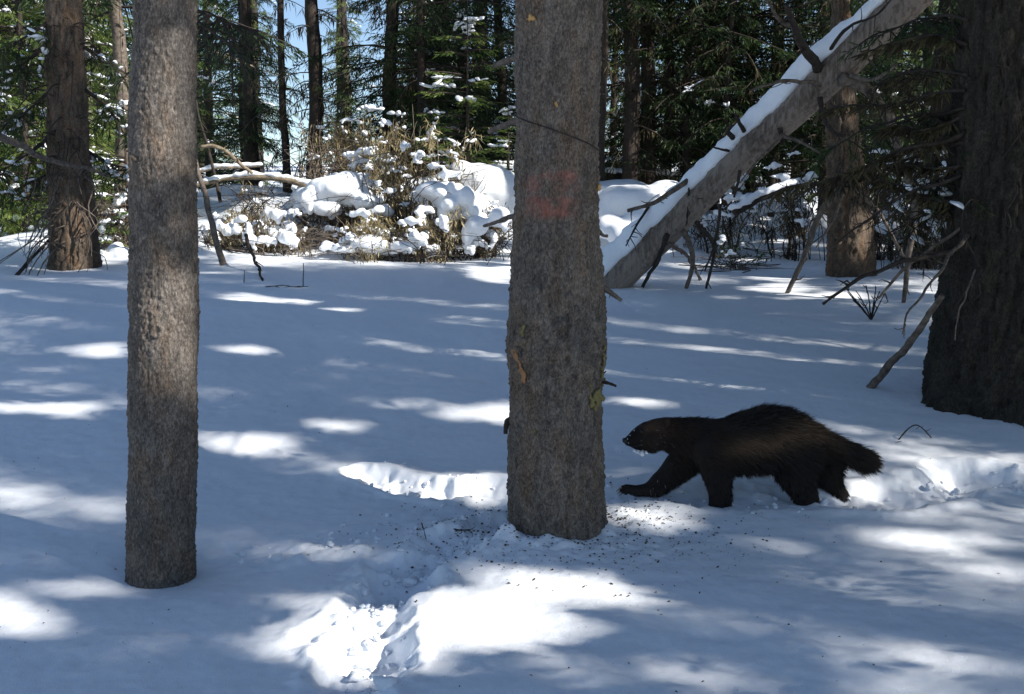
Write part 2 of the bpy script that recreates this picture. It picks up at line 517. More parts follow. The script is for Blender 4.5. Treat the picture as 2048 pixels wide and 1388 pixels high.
def blobs(spheres, voxel, smooth_it=4, disp=0.0, dscale=8.0, seed=0, flat_below=None):
    """one continuous skin round overlapping ellipsoids: rows (x, y, z, rx, ry, rz)"""
    import bmesh
    bm = bmesh.new()
    bmesh.ops.create_icosphere(bm, subdivisions=2, radius=1.0)
    u = np.array([v.co for v in bm.verts]); f = np.array([[v.index for v in fc.verts] for fc in bm.faces])
    bm.free()
    Vs, Fs, n = [], [], 0
    for s in spheres:
        s = np.asarray(s, float)
        Vs.append(u * s[3:6] + s[:3]); Fs.append(f + n); n += len(u)
    V, F = np.concatenate(Vs), np.concatenate(Fs)
    me = bpy.data.meshes.new('tmp'); me.from_pydata(V.tolist(), [], F.tolist())
    o = bpy.data.objects.new('tmp', me); COL.objects.link(o)
    md = o.modifiers.new('r', 'REMESH'); md.mode = 'VOXEL'; md.voxel_size = voxel
    if smooth_it:
        ms = o.modifiers.new('s', 'SMOOTH'); ms.iterations = smooth_it; ms.factor = .5
    dg = bpy.context.evaluated_depsgraph_get()
    ev = o.evaluated_get(dg)
    m2 = ev.to_mesh()
    nv = len(m2.vertices)
    co = np.zeros(nv * 3, np.float32); m2.vertices.foreach_get('co', co)
    no = np.zeros(nv * 3, np.float32); m2.vertices.foreach_get('normal', no)
    faces = [tuple(p.vertices) for p in m2.polygons]
    ev.to_mesh_clear()
    bpy.data.objects.remove(o); bpy.data.meshes.remove(me)
    co = co.reshape(-1, 3).astype(float); no = no.reshape(-1, 3).astype(float)
    if disp:
        co = co + no * (disp * fbm(co * dscale, 3, seed))[:, None]
    F = np.array([q if len(q) == 4 else (q[0], q[1], q[2], q[2]) for q in faces])
    quads = F[F[:, 2] != F[:, 3]]
    return co, quads, no
# ------------------------------------------------------------------ the snow: one sheet out to the horizon
def build_ground():
    dd = np.geomspace(1.6, 40, 4000)
    zz = base_ground(np.zeros_like(dd) + .0, dd) * 0 + profile(dd)
    pyy = HZ + FPX * (CAMZ - zz) / dd
    rows = np.interp(np.arange(1640, 470, -2.1), pyy[::-1], dd[::-1])
    rad = np.concatenate([[.25, .6, 1.0, 1.3], rows, rows[-1] * np.geomspace(1.012, 4200 / rows[-1], 150)])
    a = np.radians(np.concatenate([np.arange(-33, 33.01, .125), np.arange(36, 324.1, 4.0)]))
    A, R = np.meshgrid(a, rad)
    x, y = R * np.sin(A), R * np.cos(A)
    z = ground(x, y)
    V = np.stack([x, y, z], -1).reshape(-1, 3)
    n, m = A.shape
    i = np.arange(n - 1)[:, None] * m; j = np.arange(m)[None]
    j2 = (j + 1) % m
    F = np.stack([i + j, i + m + j, i + m + j2, i + j2], -1).reshape(-1, 4)
    F = F[:, ::-1]
    c0 = len(V)
    V = np.vstack([V, [[0, 0, float(ground(np.array([0.]), np.array([0.]))[0])]]])
    jj = np.arange(0, m - 1, 2)
    F = np.vstack([F, np.stack([np.full(len(jj), c0), jj + 2 - (jj + 2 >= m) * m, jj + 1, jj], 1)])
    o = mk('snow_ground', V, F, M['snow'])
    o['kind'] = 'structure'
    o['label'] = 'blue shaded snow with sunlit dapples and animal tracks'
    return o
build_ground()
gz = lambda x, y: float(ground(np.array([x]), np.array([y]))[0])

# ------------------------------------------------------------------ near trunks (rows: pixel y, left edge, right edge)
def trunk_mesh(rows, base, d, top, cols=150, nrow=420, plate=(.018, .045), amp=.006, knots=(), zmin=-.35, seed=0, ridge=False, flare=None):
    rows = np.asarray(rows, float)
    d = np.asarray(d, float) if np.ndim(d) else np.full(len(rows), d)
    cl, cr = P(rows[:, 1], rows[:, 0], d), P(rows[:, 2], rows[:, 0], d)
    cen = (cl + cr) / 2; rad = np.linalg.norm(cr - cl, axis=1) / 2
    z = cen[:, 2]
    o = np.argsort(z)
    z, cx, cy, rad = z[o], cen[o, 0], cen[o, 1], rad[o]
    zlo = base[2] + zmin
    vis = np.linspace(zlo, z[-1] + .15, nrow)
    up = np.linspace(z[-1] + .15, top, 40)[1:]
    Z = np.concatenate([vis, up])
    sx = (cx[-1] - cx[0]) / (z[-1] - z[0]); sy = (cy[-1] - cy[0]) / (z[-1] - z[0])
    X = np.where(Z > z[-1], cx[-1] + sx * (Z - z[-1]) * .5, np.interp(Z, z, cx))
    Y = np.where(Z > z[-1], cy[-1] + sy * (Z - z[-1]) * .5, np.interp(Z, z, cy))
    R = np.interp(Z, z, rad)
    R = np.where(Z > z[-1], rad[-1] * np.clip((top - Z) / (top - z[-1]), .06, 1) ** .8, R)
    k = np.hanning(15); k /= k.sum()
    R[:nrow] = np.convolve(np.pad(R[:nrow], 7, mode='edge'), k, 'valid')
    X[:nrow] = np.convolve(np.pad(X[:nrow], 7, mode='edge'), k, 'valid')
    a = np.linspace(0, 2 * np.pi, cols, endpoint=False)
    A, ZZ = np.meshgrid(a, Z)
    nx, ny = np.cos(A), np.sin(A)
    Rg = np.repeat(R[:, None], cols, 1); 
    p = np.stack([X[:, None] + nx * Rg, Y[:, None] + ny * Rg, ZZ], -1).reshape(-1, 3)
    q = p + .012 * np.stack([noise(p * 11, seed + 1), noise(p * 11 + 9, seed + 2), 2 * noise(p * 7, seed + 3)], 1)
    f1, f2, idr = worley(q / np.array([plate[0], plate[0], plate[1]]), seed + 4)
    g1, g2, idg = worley(q / np.array([plate[0], plate[0], plate[1]]) / 2.6, seed + 5)
    edge = np.clip((f2 - f1) * 3.0, 0, 1); edg2 = np.clip((g2 - g1) * 4.0, 0, 1)
    dz = amp * (edge * (.45 + .8 * idr) + .55 * edg2) + amp * 1.1 * fbm(q * 14, 3, seed + 6) + .010 * fbm(p * 3.1, 2, seed + 7) + amp * .5 * noise(q * 130, seed + 9)
    s = np.abs(noise(np.stack([p[:, 0] * 26, p[:, 1] * 26, p[:, 2] * 2.6], 1), seed + 18)) + .35 * np.abs(noise(p * np.array([60, 60, 9]), seed + 19))
    dz -= amp * 1.7 * np.clip(1 - s * 5.5, 0, 1)
    if ridge:
        s = np.abs(noise(np.stack([p[:, 0] * 34, p[:, 1] * 34, p[:, 2] * 3.2], 1), seed + 8))
        dz += amp * 2.2 * np.clip(s * 3, 0, 1)
    for (ka, kz, kr, kd) in knots:
        dA = np.angle(np.exp(1j * (A.ravel() - ka))) * Rg.ravel()
        rr = np.hypot(dA, (ZZ.ravel() - kz) * .8) / kr
        dz += kd * (np.exp(-rr ** 2) - 1.5 * np.exp(-(rr / .4) ** 2)) + .25 * abs(kd) * np.sin(rr * 9) * np.exp(-rr)
    dz -= np.percentile(dz, 72)
    if flare:
        h = np.clip((base[2] + flare[0] - ZZ.ravel()) / flare[0], 0, 1) ** 2
        dz += flare[1] * h * (.4 + .9 * np.clip(np.sin(A.ravel() * flare[2] + seed) + .3 * noise(np.stack([A.ravel() * 3, 0 * A.ravel(), 0 * A.ravel()], 1), 3), -.5, 1))
    V = np.stack([p[:, 0] + nx.ravel() * dz, p[:, 1] + ny.ravel() * dz, p[:, 2]], 1)
    n = len(Z)
    i = np.arange(n - 1)[:, None] * cols; j = np.arange(cols)[None]
    F = np.stack([i + j, i + (j + 1) % cols, i + cols + (j + 1) % cols, i + cols + j], -1).reshape(-1, 4)
    return V, F, {'plate': ('FLOAT', idr * .7 + idg * .6 - .35)}

def knot_at(px, py, rows, d):
    """angle and height on a trunk for a photograph pixel"""
    rows = np.asarray(rows, float)
    o = np.argsort(rows[:, 0])
    l = np.interp(py, rows[o, 0], rows[o, 1]); r = np.interp(py, rows[o, 0], rows[o, 2])
    s = np.clip((px - (l + r) / 2) / ((r - l) / 2), -.98, .98)
    ang = -math.pi / 2 + math.asin(s)
    R = (r - l) / 2 * d / FPX
    return ang, float(P(px, py, d)[2]), R, P((l + r) / 2, py, d)

def on_trunk(px, py, rows, d, out=0.0):
    a, z, R, c = knot_at(px, py, rows, d)
    return np.array([c[0] + math.cos(a) * (R + out), c[1] + math.sin(a) * (R + out), z]), np.array([math.cos(a), math.sin(a), 0])

NEAR = []      # (thing, x, y, ground z, label-less: trunk centre for the limbs overhead)
def near_tree(name, label, rows, base_px, material, top, group=None, **kw):
    b = hit(*base_px)
    rows = np.asarray(rows, float)
    R = (rows[-1, 2] - rows[-1, 1]) / 2 * b[1] / FPX
    d = b[1] + R * .8
    b = np.array([P((rows[-1, 1] + rows[-1, 2]) / 2, base_px[1], d)[0], d, b[2]])
    t = thing(name, label, 'tree', b, group)
    V, F, at = trunk_mesh(rows, b, d, top, **kw)
    mk('trunk', V, F, material, t, attrs=at, origin=b)
    NEAR.append((t, b[0], d, b))
    return t, b, d

rows_main = [(30, 1030, 1202), (200, 1029, 1199), (300, 1028, 1197), (420, 1024, 1194), (480, 1021, 1198), (560, 1018, 1205), (620, 1014, 1210), (660, 1011, 1212), (700, 1010, 1213), (740, 1016, 1211), (780, 1018, 1207), (850, 1016, 1204), (950, 1015, 1205), (1000, 1015, 1209), (1040, 1014, 1212), (1085, 1012, 1214)]
rows_left = [(30, 264, 391), (150, 263, 391), (300, 262, 392), (450, 263, 394), (640, 261, 394), (900, 260, 392), (1000, 256, 391), (1060, 253, 391), (1120, 251, 393), (1180, 249, 394)]
rows_lback = [(30, 95, 163), (120, 95, 168), (250, 97, 174), (330, 98, 180), (420, 100, 190), (500, 101, 197), (545, 100, 203)]
rows_rback = [(30, 1664, 1698), (150, 1656, 1706), (250, 1652, 1716), (350, 1655, 1731), (450, 1655, 1744), (520, 1655, 1749), (560, 1654, 1752)]
rows_rbig = [(30, 1922, 2150), (150, 1916, 2156), (300, 1907, 2164), (420, 1900, 2170), (500, 1893, 2176), (580, 1886, 2184), (650, 1876, 2192), (720, 1866, 2204), (780, 1856, 2214), (840, 1850, 2222)]

dm = hit(1112, 1074)[1] + .19 * .8
dl = hit(320, 1170)[1] + .12 * .8
kn = []
for (px, py, kr, kd) in [(1120, 640, .055, -.030), (1130, 705, .06, .026), (1100, 725, .03, -.022), (1090, 765, .05, .022), (1140, 745, .028, -.02), (1175, 700, .045, .024), (1040, 690, .04, .026), (1150, 600, .04, .012), (1100, 205, .024, -.016), (1098, 335, .022, -.012), (1060, 870, .07, .010), (1190, 630, .035, .020), (1075, 560, .03, .012), (1165, 470, .03, -.012), (1055, 470, .03, .010), (1120, 930, .05, .010)]:
    a, z, R, c = knot_at(px, py, rows_main, dm); kn.append((a, z, kr, kd))
t_main, b_main, d_main = near_tree('spruce_tree', 'thick grey barked tree at the centre with a faded red mark', rows_main, (1112, 1074), M['bark_main'], 17, cols=250, nrow=560, knots=kn, amp=.0060, plate=(.0125, .027), seed=3)
kn = []
for (px, py, kr, kd) in [(330, 410, .03, -.014), (335, 655, .02, .014), (312, 662, .016, .012), (350, 120, .02, .008), (345, 900, .025, .008), (300, 230, .016, -.008), (365, 520, .018, .010)]:
    a, z, R, c = knot_at(px, py, rows_left, dl); kn.append((a, z, kr, kd))
t_left, b_left, d_left = near_tree('spruce_tree', 'slim straight tree nearest the camera with flaky grey bark', rows_left, (320, 1172), M['bark_near'], 15, cols=180, nrow=560, knots=kn, amp=.0044, plate=(.0095, .020), seed=11)
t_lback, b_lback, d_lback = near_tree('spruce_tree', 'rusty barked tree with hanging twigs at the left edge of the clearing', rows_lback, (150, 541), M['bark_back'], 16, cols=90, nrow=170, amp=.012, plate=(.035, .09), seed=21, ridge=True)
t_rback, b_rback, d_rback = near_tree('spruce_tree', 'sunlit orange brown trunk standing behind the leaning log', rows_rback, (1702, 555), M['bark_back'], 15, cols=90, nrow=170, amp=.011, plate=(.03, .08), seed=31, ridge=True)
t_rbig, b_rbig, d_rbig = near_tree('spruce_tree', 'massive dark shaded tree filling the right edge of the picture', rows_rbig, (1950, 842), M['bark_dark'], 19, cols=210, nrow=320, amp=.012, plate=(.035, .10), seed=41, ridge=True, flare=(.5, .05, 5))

# small pieces on the middle trunk
def stub(t, b, pts, d0, d1, w0, w1, name='branch_stub', material=None, sides=6, seed=0, **kw):
    V, F = px_tube(pts, d0, d1, w0, w1, sides, wob=.25, seed=seed)
    return mk(name, V, F, material or M['dead_wood'], t, origin=b)
stub(t_main, b_main, [(1196, 572), (1220, 584), (1243, 601)], d_main - .02, d_main - .05, 15, 8, seed=1)
stub(t_main, b_main, [(1222, 585), (1218, 597)], d_main - .04, d_main - .05, 3, 1, seed=2, name='dead_twig')
stub(t_main, b_main, [(1196, 764), (1215, 766), (1232, 772)], d_main - .05, d_main - .09, 9, 5, seed=3, material=M['dead_wood_dark'])
stub(t_main, b_main, [(1198, 756), (1212, 742)], d_main - .05, d_main - .08, 6, 2, seed=4, material=M['dead_wood_dark'], name='dead_twig')
stub(t_main, b_main, [(1024, 835), (1014, 845), (1011, 868)], d_main, d_main - .02, 14, 8, seed=5, material=M['dead_wood_dark'])
stub(t_main, b_main, [(1040, 430), (1005, 440), (968, 452)], d_main + .05, d_main + .3, 13, 6, seed=6)
stub(t_main, b_main, [(1040, 112), (1012, 122), (990, 131)], d_main + .05, d_main + .25, 13, 12, seed=7)
stub(t_main, b_main, [(1040, 238), (1010, 250), (979, 263)], d_main + .05, d_main + .3, 13, 11, seed=8)
stub(t_main, b_main, [(1190, 448), (1205, 470), (1216, 472)], d_main, d_main, 9, 7, seed=9)
p1 = [on_trunk(x, y, rows_main, d_main, .012)[0] for x, y in [(1030, 230), (1060, 249), (1100, 265), (1140, 281), (1170, 293), (1194, 306)]]
V, F = tube(spline(p1, 24), .0028, 5, .3, 5); mk('dead_twig', V, F, M['dead_wood_dark'], t_main, origin=b_main)
def bump_patch(t, b, rows, d, spots, rad, material, name, seed, out=.004, flat=.5):
    sp = []
    for (px, py) in spots:
        c, nrm = on_trunk(px, py, rows, d, out)
        r = rad * random.uniform(.6, 1.25)
        sp.append((*c, r, r, r * random.uniform(.9, 1.5)))
    V, F, _ = blobs(sp, .0035, 1, .003, 60, seed)
    o = mk(name, V, F, material, t, origin=b); o['kind'] = 'stuff'
    return o
m_lich, _, bl = mat('yellow_green_lichen'); bl.inputs['Base Color'].default_value = (.17, .145, .055, 1); bl.inputs['Roughness'].default_value = .95
m_scar, _, bs = mat('fresh_orange_wood'); bs.inputs['Base Color'].default_value = (.30, .15, .06, 1); bs.inputs['Roughness'].default_value = .8
m_resin, _, br = mat('amber_resin'); br.inputs['Base Color'].default_value = (.42, .24, .07, 1); br.inputs['Roughness'].default_value = .5
bump_patch(t_main, b_main, rows_main, d_main, [(1191 + random.gauss(0, 8), 787 + random.gauss(0, 11)) for _ in range(46)], .0075, m_lich, 'lichen', 3)
bump_patch(t_main, b_main, rows_main, d_main, [(1203 + random.gauss(0, 2), 690 + i * 4) for i in range(18)], .006, m_lich, 'lichen', 4)
bump_patch(t_main, b_main, rows_main, d_main, [(1070 + random.gauss(0, 7), 845 + random.gauss(0, 10)) for _ in range(10)], .004, m_lich, 'lichen', 5, .002)
bump_patch(t_main, b_main, rows_main, d_main, [(1031 + i * .45 + random.gauss(0, 2.4), 690 + i * 1.6) for i in range(42)], .0058, m_scar, 'bark_scar', 6, .006)
bump_patch(t_main, b_main, rows_main, d_main, [(1045 + random.gauss(0, 2), 645 + i * 3) for i in range(12)], .006, m_lich, 'bark_scar', 7, .005)
bump_patch(t_main, b_main, rows_main, d_main, [(1064 + random.gauss(0, 4), 50 + random.gauss(0, 3)) for _ in range(9)], .0055, m_resin, 'resin_bead', 8, .005)
bump_patch(t_main, b_main, rows_main, d_main, [(1108, 216), (1111, 221)], .006, m_resin, 'resin_bead', 9, .005)
bump_patch(t_main, b_main, rows_main, d_main, [(1193, 372), (1194, 378), (1191, 376)], .008, m_resin, 'resin_bead', 10, .004)
# twig on the slim tree
c0, _ = on_trunk(288, 325, rows_left, d_left, -.01)
V, F = tube(spline([c0, c0 + [-.01, -.05, .012], P(262, 332, d_left - .12), P(252, 345, d_left - .12)], 12), np.linspace(.009, .003, 12), 6, .3, 3)
mk('branch_stub', V, F, M['dead_wood'], t_left, origin=b_left)
# dead twigs hanging round the rusty tree
def hang_twigs(t, b, rows, d, n, y0, y1, seed, lw=(2.0, 4.5), ln=(50, 130), mat_=None, spread=1.0):
    r = np.random.default_rng(seed)
    parts = []
    for i in range(n):
        py = r.uniform(y0, y1)
        rr = np.asarray(rows, float)
        l = np.interp(py, rr[:, 0], rr[:, 1]); rt = np.interp(py, rr[:, 0], rr[:, 2])
        s = r.uniform(-.95, .95)
        px = (l + rt) / 2 + s * (rt - l) / 2
        c, nm = on_trunk(px, py, rows, d, 0)
        L = r.uniform(*ln) * d / FPX
        out = unit(nm + np.array([r.normal(0, .5), 0, r.normal(-.1, .4)]))
        p = [c, c + out * L * .35 * spread + [0, 0, -.05 * L], c + out * L * .55 * spread + [r.normal(0, .15) * L, 0, -.45 * L], c + out * L * .6 * spread + [r.normal(0, .25) * L, 0, -1.0 * L]]
        w = r.uniform(*lw) * d / FPX * .5
        parts.append(tube(spline(p, 9), np.linspace(w, w * .35, 9), 4, .2, i, cap=False))
    V, F = merge(parts)
    o = mk('dead_twigs', V, F, mat_ or M['dead_wood'], t, origin=b)
    o['kind'] = 'stuff'
    return o
hang_twigs(t_lback, b_lback, rows_lback, d_lback, 46, 340, 500, 5)
hang_twigs(t_lback, b_lback, rows_lback, d_lback, 40, 40, 330, 6, ln=(30, 90), mat_=M['dead_wood_dark'])
hang_twigs(t_rback, b_rback, rows_rback, d_rback, 16, 260, 430, 7, ln=(40, 120), mat_=M['dead_wood_dark'])
hang_twigs(t_rbig, b_rbig, rows_rbig, d_rbig, 40, 60, 760, 8, lw=(1.6, 5), ln=(60, 160), mat_=M['dead_wood_dark'], spread=.7)

# ------------------------------------------------------------------ the shade overhead: added crowns, shaped to let the listed dapples through
# sunlit dapples of the photograph: (pixel x, y, half width, half height, how clear the gap is)
DAPPLES = [(950, 1238, 100, 50, 1), (1060, 1192, 50, 16, 1), (1130, 1262, 62, 18, 1), (840, 1290, 34, 18, 1), (755, 1268, 42, 40, 1), (640, 1215, 45, 9, .8), (625, 1283, 50, 28, .7), (690, 1240, 20, 22, 1),
    (1230, 1200, 80, 10, .7), (1330, 1222, 70, 9, .5), (10, 1226, 46, 20, 1), (160, 1176, 95, 9, .7), (1865, 1078, 80, 12, .8), (1900, 1100, 90, 7, .7), (2010, 1135, 50, 8, .6), (220, 1300, 110, 16, .45), (1090, 1330, 220, 16, .55), (1290, 1340, 160, 24, .6), (1850, 1310, 60, 8, .5), (1760, 1370, 50, 8, .4),
    (472, 884, 58, 14, 1), (575, 892, 70, 14, .6), (650, 912, 55, 8, .5), (500, 598, 95, 11, 1), (668, 626, 44, 8, 1), (592, 630, 26, 6, .8), (190, 700, 54, 12, 1), (80, 698, 75, 9, .7), (476, 702, 40, 7, 1), (945, 826, 72, 14, 1), (1000, 826, 40, 14, 1), (672, 850, 42, 7, .8), (780, 806, 50, 6, .6), (115, 816, 48, 11, .8), (25, 812, 40, 9, .7), (235, 803, 34, 10, .6), (1270, 805, 15, 6, .9), (1302, 805, 18, 6, .7), (1345, 789, 50, 4, .25), (1550, 703, 80, 6, .8), (1395, 698, 64, 5, .7), (995, 680, 34, 6, .9), (760, 654, 40, 6, .6), (935, 658, 70, 8, .5), (770, 683, 26, 4, .5),
    (905, 965, 26, 12, 1), (950, 985, 44, 16, 1), (1000, 965, 20, 18, .9), (800, 962, 44, 6, .7), (728, 942, 36, 7, .9), (20, 982, 60, 9, .6), (130, 1012, 130, 11, .5), (1295, 1032, 60, 22, .75), (1890, 945, 60, 16, .45), (1960, 920, 90, 11, .5), (1745, 974, 40, 7, .6), (640, 1106, 70, 9, .7), (500, 1100, 36, 26, .4), (160, 780, 60, 6, .5), (560, 1000, 60, 10, .25), (1235, 965, 30, 22, .5), (480, 1230, 70, 30, .25),
    (560, 520, 180, 9, .9), (760, 520, 190, 11, 1), (930, 545, 90, 17, 1), (1000, 545, 50, 20, 1), (620, 536, 110, 5, .7), (470, 520, 90, 10, .9), (850, 533, 120, 8, 1),
    (1380, 536, 70, 9, .5), (1450, 560, 90, 9, 1), (1440, 580, 110, 6, .7), (1560, 556, 44, 5, .9), (1560, 575, 50, 10, .9), (1640, 573, 110, 11, 1), (1560, 594, 90, 6, .9), (1680, 592, 60, 5, .7), (1830, 578, 90, 7, .9), (1740, 605, 90, 6, .5), (1340, 500, 60, 6, .7), (1480, 497, 80, 8, .9), (1600, 492, 70, 10, 1), (1500, 518, 40, 6, .7), (1400, 530, 60, 5, .6), (1560, 480, 50, 5, .7), (1850, 520, 50, 6, .7), (1800, 500, 60, 7, .5), (1870, 560, 60, 5, .5),
    (60, 478, 60, 6, .8), (90, 520, 60, 12, .5), (225, 505, 60, 20, 1), (85, 500, 40, 6, .6), (440, 546, 60, 4, .6)]
e1 = np.cross(SUN, [0, 0, 1.0]); e1 /= np.linalg.norm(e1)
e2 = np.cross(SUN, e1)
uv = lambda p: np.stack([p @ e1, p @ e2], -1)
CELL = .035
gxp, gyp = np.meshgrid(np.arange(-420, 2500, 9.0), np.concatenate([np.arange(476, 620, 2.2), np.arange(620, 1720, 5.0)]))
GP = hit(gxp, gyp)
lit = np.zeros(gxp.shape); lits = np.zeros(gxp.shape)
_bp = np.stack([gxp.ravel() / 52, gyp.ravel() / 11, 0 * gxp.ravel()], 1)
BREAK = (.55 * noise(_bp, 81) + .40 * noise(_bp * 2.6 + 3, 82)).reshape(gxp.shape)
DAPPLES += [(600, 876, 34, 5, .6), (545, 905, 40, 6, .5), (620, 772, 34, 5, .4), (705, 792, 30, 4, .4), (850, 662, 34, 5, .4), (895, 650, 30, 4, .4), (60, 772, 46, 6, .4), (185, 830, 40, 6, .5), (90, 862, 50, 6, .35), (20, 1050, 50, 8, .45), (60, 1000, 60, 6, .5), (225, 1020, 30, 7, .6),
    (590, 602, 26, 5, .6), (730, 602, 40, 4, .4), (300, 1290, 60, 10, .5), (120, 1256, 70, 10, .45), (540, 1172, 50, 6, .45), (1000, 1150, 60, 6, .55), (1090, 1160, 100, 7, .7), (1190, 1178, 90, 8, .7), (1420, 1250, 110, 7, .4), (1460, 1086, 120, 8, .4), (690, 1332, 70, 20, .7), (560, 1290, 50, 16, .6), (1000, 1345, 110, 8, .55), (1200, 1312, 80, 7, .55),
    (700, 730, 30, 4, .3), (420, 780, 30, 5, .5), (440, 655, 34, 4, .4), (840, 808, 40, 5, .5), (60, 640, 60, 5, .4), (180, 655, 40, 4, .4), (100, 735, 60, 5, .45), (1420, 760, 60, 5, .3), (1650, 860, 50, 5, .25), (1800, 905, 60, 6, .4), (1560, 1055, 90, 6, .3), (1720, 1060, 90, 7, .45), (620, 930, 40, 6, .5), (1100, 1345, 40, 6, .6)]
for (cx_, cy_, rx_, ry_, s_) in DAPPLES:
    q = np.sqrt(((gxp - cx_) / (rx_ * 1.05)) ** 2 + ((gyp - cy_) / (ry_ * (1.0 if cy_ > 640 else 1.15))) ** 2)
    ang = np.arctan2((gyp - cy_) / ry_, (gxp - cx_) / rx_)
    q = q * (1 + .16 * np.sin(ang * 3 + cx_) + .10 * np.sin(ang * 5 + cy_))
    if rx_ < 62 or rx_ == 100: lits = np.maximum(lits, s_ * (q < 1))
    lit = np.maximum(lit, s_ * (q + BREAK * (1.0 if s_ < .95 or rx_ < 60 else .8) < 1))
for (cx_, cy_, rx_, ry_) in [(1115, 1232, 80, 13), (1056, 1268, 22, 24), (895, 1308, 60, 14), (800, 1275, 26, 22), (705, 1228, 30, 10), (860, 1200, 34, 10), (1000, 1312, 70, 12), (700, 1290, 22, 14)]:
    lit[((gxp - cx_) / rx_) ** 2 + ((gyp - cy_) / ry_) ** 2 + .6 * BREAK < 1] = 0
UV = uv(GP.reshape(-1, 3))
litf = lit.ravel()
extra, exs = [], []
def lit_pts(px0, px1, py0, py1, d, s, step=8):
    a, b_ = np.meshgrid(np.arange(px0, px1, step), np.arange(py0, py1, step))
    extra.append(uv(P(a.ravel(), b_.ravel(), d))); exs.append(np.full(a.size, s))
for dd_ in (12.7, 13.2, 13.8, 14.4, 15.0, 15.6): lit_pts(380, 1030, 250, 512, dd_, 1, 10)

for dd_ in (12.6, 13.4, 14.2, 15, 16, 17): lit_pts(-80, 262, 20, 460, dd_, .95, 8)
[lit_pts(1195, 1345, 350, 500, q_, 1, 6) for q_ in (12.6, 13.3, 14, 14.8, 15.6)]; lit_pts(0, 90, 120, 450, 14, .9, 10); lit_pts(200, 262, 380, 510, 13, .95)
lit_pts(300, 394, 110, 290, d_left - .1, .7, 5); lit_pts(268, 386, 590, 720, d_left - .1, .75, 5); lit_pts(280, 370, 1090, 1150, d_left - .1, .3, 5); lit_pts(300, 394, 290, 400, d_left - .1, .25, 5)
lit_pts(108, 184, 430, 545, d_lback - .2, .8, 4); lit_pts(1698, 1740, 445, 512, d_rback - .2, .95, 3); lit_pts(1690, 1730, 360, 445, d_rback - .2, .45, 3); lit_pts(1690, 1716, 190, 240, d_rback - .2, .8, 3)
lit_pts(1196, 1210, 900, 1000, d_main - .1, .5, 4); lit_pts(1500, 1640, 180, 330, 9.8, .2, 6)
lo = np.minimum(UV.min(0), np.min([u.min(0) for u in extra], 0)) - 1; hi = np.maximum(UV.max(0), np.max([u.max(0) for u in extra], 0)) + 1
nu, nv_ = np.ceil((hi - lo) / CELL).astype(int)
def cells(u): 
    c = ((u - lo) / CELL).astype(int)
    return np.clip(c[..., 0], 0, nu - 1), np.clip(c[..., 1], 0, nv_ - 1)
LIT = np.zeros((nu, nv_)); DARK = np.zeros((nu, nv_), int) - 1
order = np.argsort(litf)
cu, cv = cells(UV)
for idx in order[::1] if False else [order]:
    LIT[cu[idx], cv[idx]] = litf[idx]
for u_, s_ in zip(extra, exs):
    a_, b_ = cells(u_)
    for da in (-1, 0, 1):
        for db in (-1, 0, 1):
            ia, ib = np.clip(a_ + da, 0, nu - 1), np.clip(b_ + db, 0, nv_ - 1)
            LIT[ia, ib] = np.maximum(LIT[ia, ib], s_)
dk = np.where(litf == 0)[0]
for da in (-1, 0, 1):
    for db in (-1, 0, 1):
        ia, ib = np.clip(cu[dk] + da, 0, nu - 1), np.clip(cv[dk] + db, 0, nv_ - 1)
        DARK[ia, ib] = dk
DARK[LIT > .2] = -1
# grow each gap by one cell so that the sun's own width does not close it
LS = np.zeros((nu, nv_)); np.maximum.at(LS, (cu, cv), lits.ravel() * (litf > 0))
G1 = LIT.copy()
for da in (-1, 0, 1):
    for db in (-1, 0, 1):
        G1 = np.maximum(G1, np.roll(np.roll(LS, da, 0), db, 1))
LITG = G1

SHADE = [(14, -5), (13.8, -.6), (17.4, -5.2), (18.2, 3), (17.2, 7), (15.8, 9.6), (20, -1), (9.6, 10.8), (12.8, 9.0), (7.6, 8.6), (9.4, -5.2), (12.4, -3.4), (15.2, 2.4), (16.4, -1.0), (3.4, -1.2), (5.2, .6), (6.4, 3.4), (8.6, 1.0), (5.9, 6.2), (8.2, 6.4), (7.2, -2.4), (2.0, -3.6), (10.4, 4.0), (8.8, 9.6), (11.6, 7.6), (4.6, -4.6), (10.2, -1.6), (-1.6, -2.2), (6.9, 11.2), (13.0, 1.6), (10.6, 12.4), (13.6, 11.0), (15.5, 6.0), (.6, -1.5)]
trunks = [(t, x, y, b) for (t, x, y, b) in NEAR]
def spot_cost(x, y):
    zz_, oo = np.meshgrid(np.arange(.5, 13, .06), [-.12, 0, .12])
    c = uv(np.stack([x + oo.ravel() * -SUN[1], y + oo.ravel() * SUN[0], zz_.ravel()], 1))
    ok = ((c > lo) & (c < hi)).all(1)
    a_, b_ = cells(c[ok])
    return (LIT[a_, b_] > .45).sum()
def clear_spot(x, y, spread=1.1):
    best = (spot_cost(x, y), x, y)
    for _ in range(60):
        xx, yy = x + random.uniform(-spread, spread), y + random.uniform(-spread, spread)
        X_, Y_, W_ = project(np.array([xx, yy, 1.0]))
        if W_ > 0 and -160 < X_ < 2250: continue
        if yy < 3 and abs(xx) < 1.2: continue
        best = min(best, (spot_cost(xx, yy), xx, yy))
    return best[1:]
for (x, y) in SHADE:  # unseen trees added to cast the dappled shade
    x, y = clear_spot(x, y)
    b = np.array([x, y, gz(x, y)])
    t = thing('spruce_tree', 'tall unseen spruce added to shade the snow, its boughs shaped for the dapples', 'tree', b, 'unseen spruces added to shade the clearing and wood')
    zt = np.linspace(-.3, random.uniform(14, 18), 14)
    V, F = tube(np.stack([0 * zt, 0 * zt, zt], 1), np.linspace(.22, .03, 14), 10, .12, int(x * 10))
    mk('trunk', V, F, M['bark_far'], t)
    trunks.append((t, x, y, b))
TX = np.array([[x, y] for (_, x, y, _) in trunks])
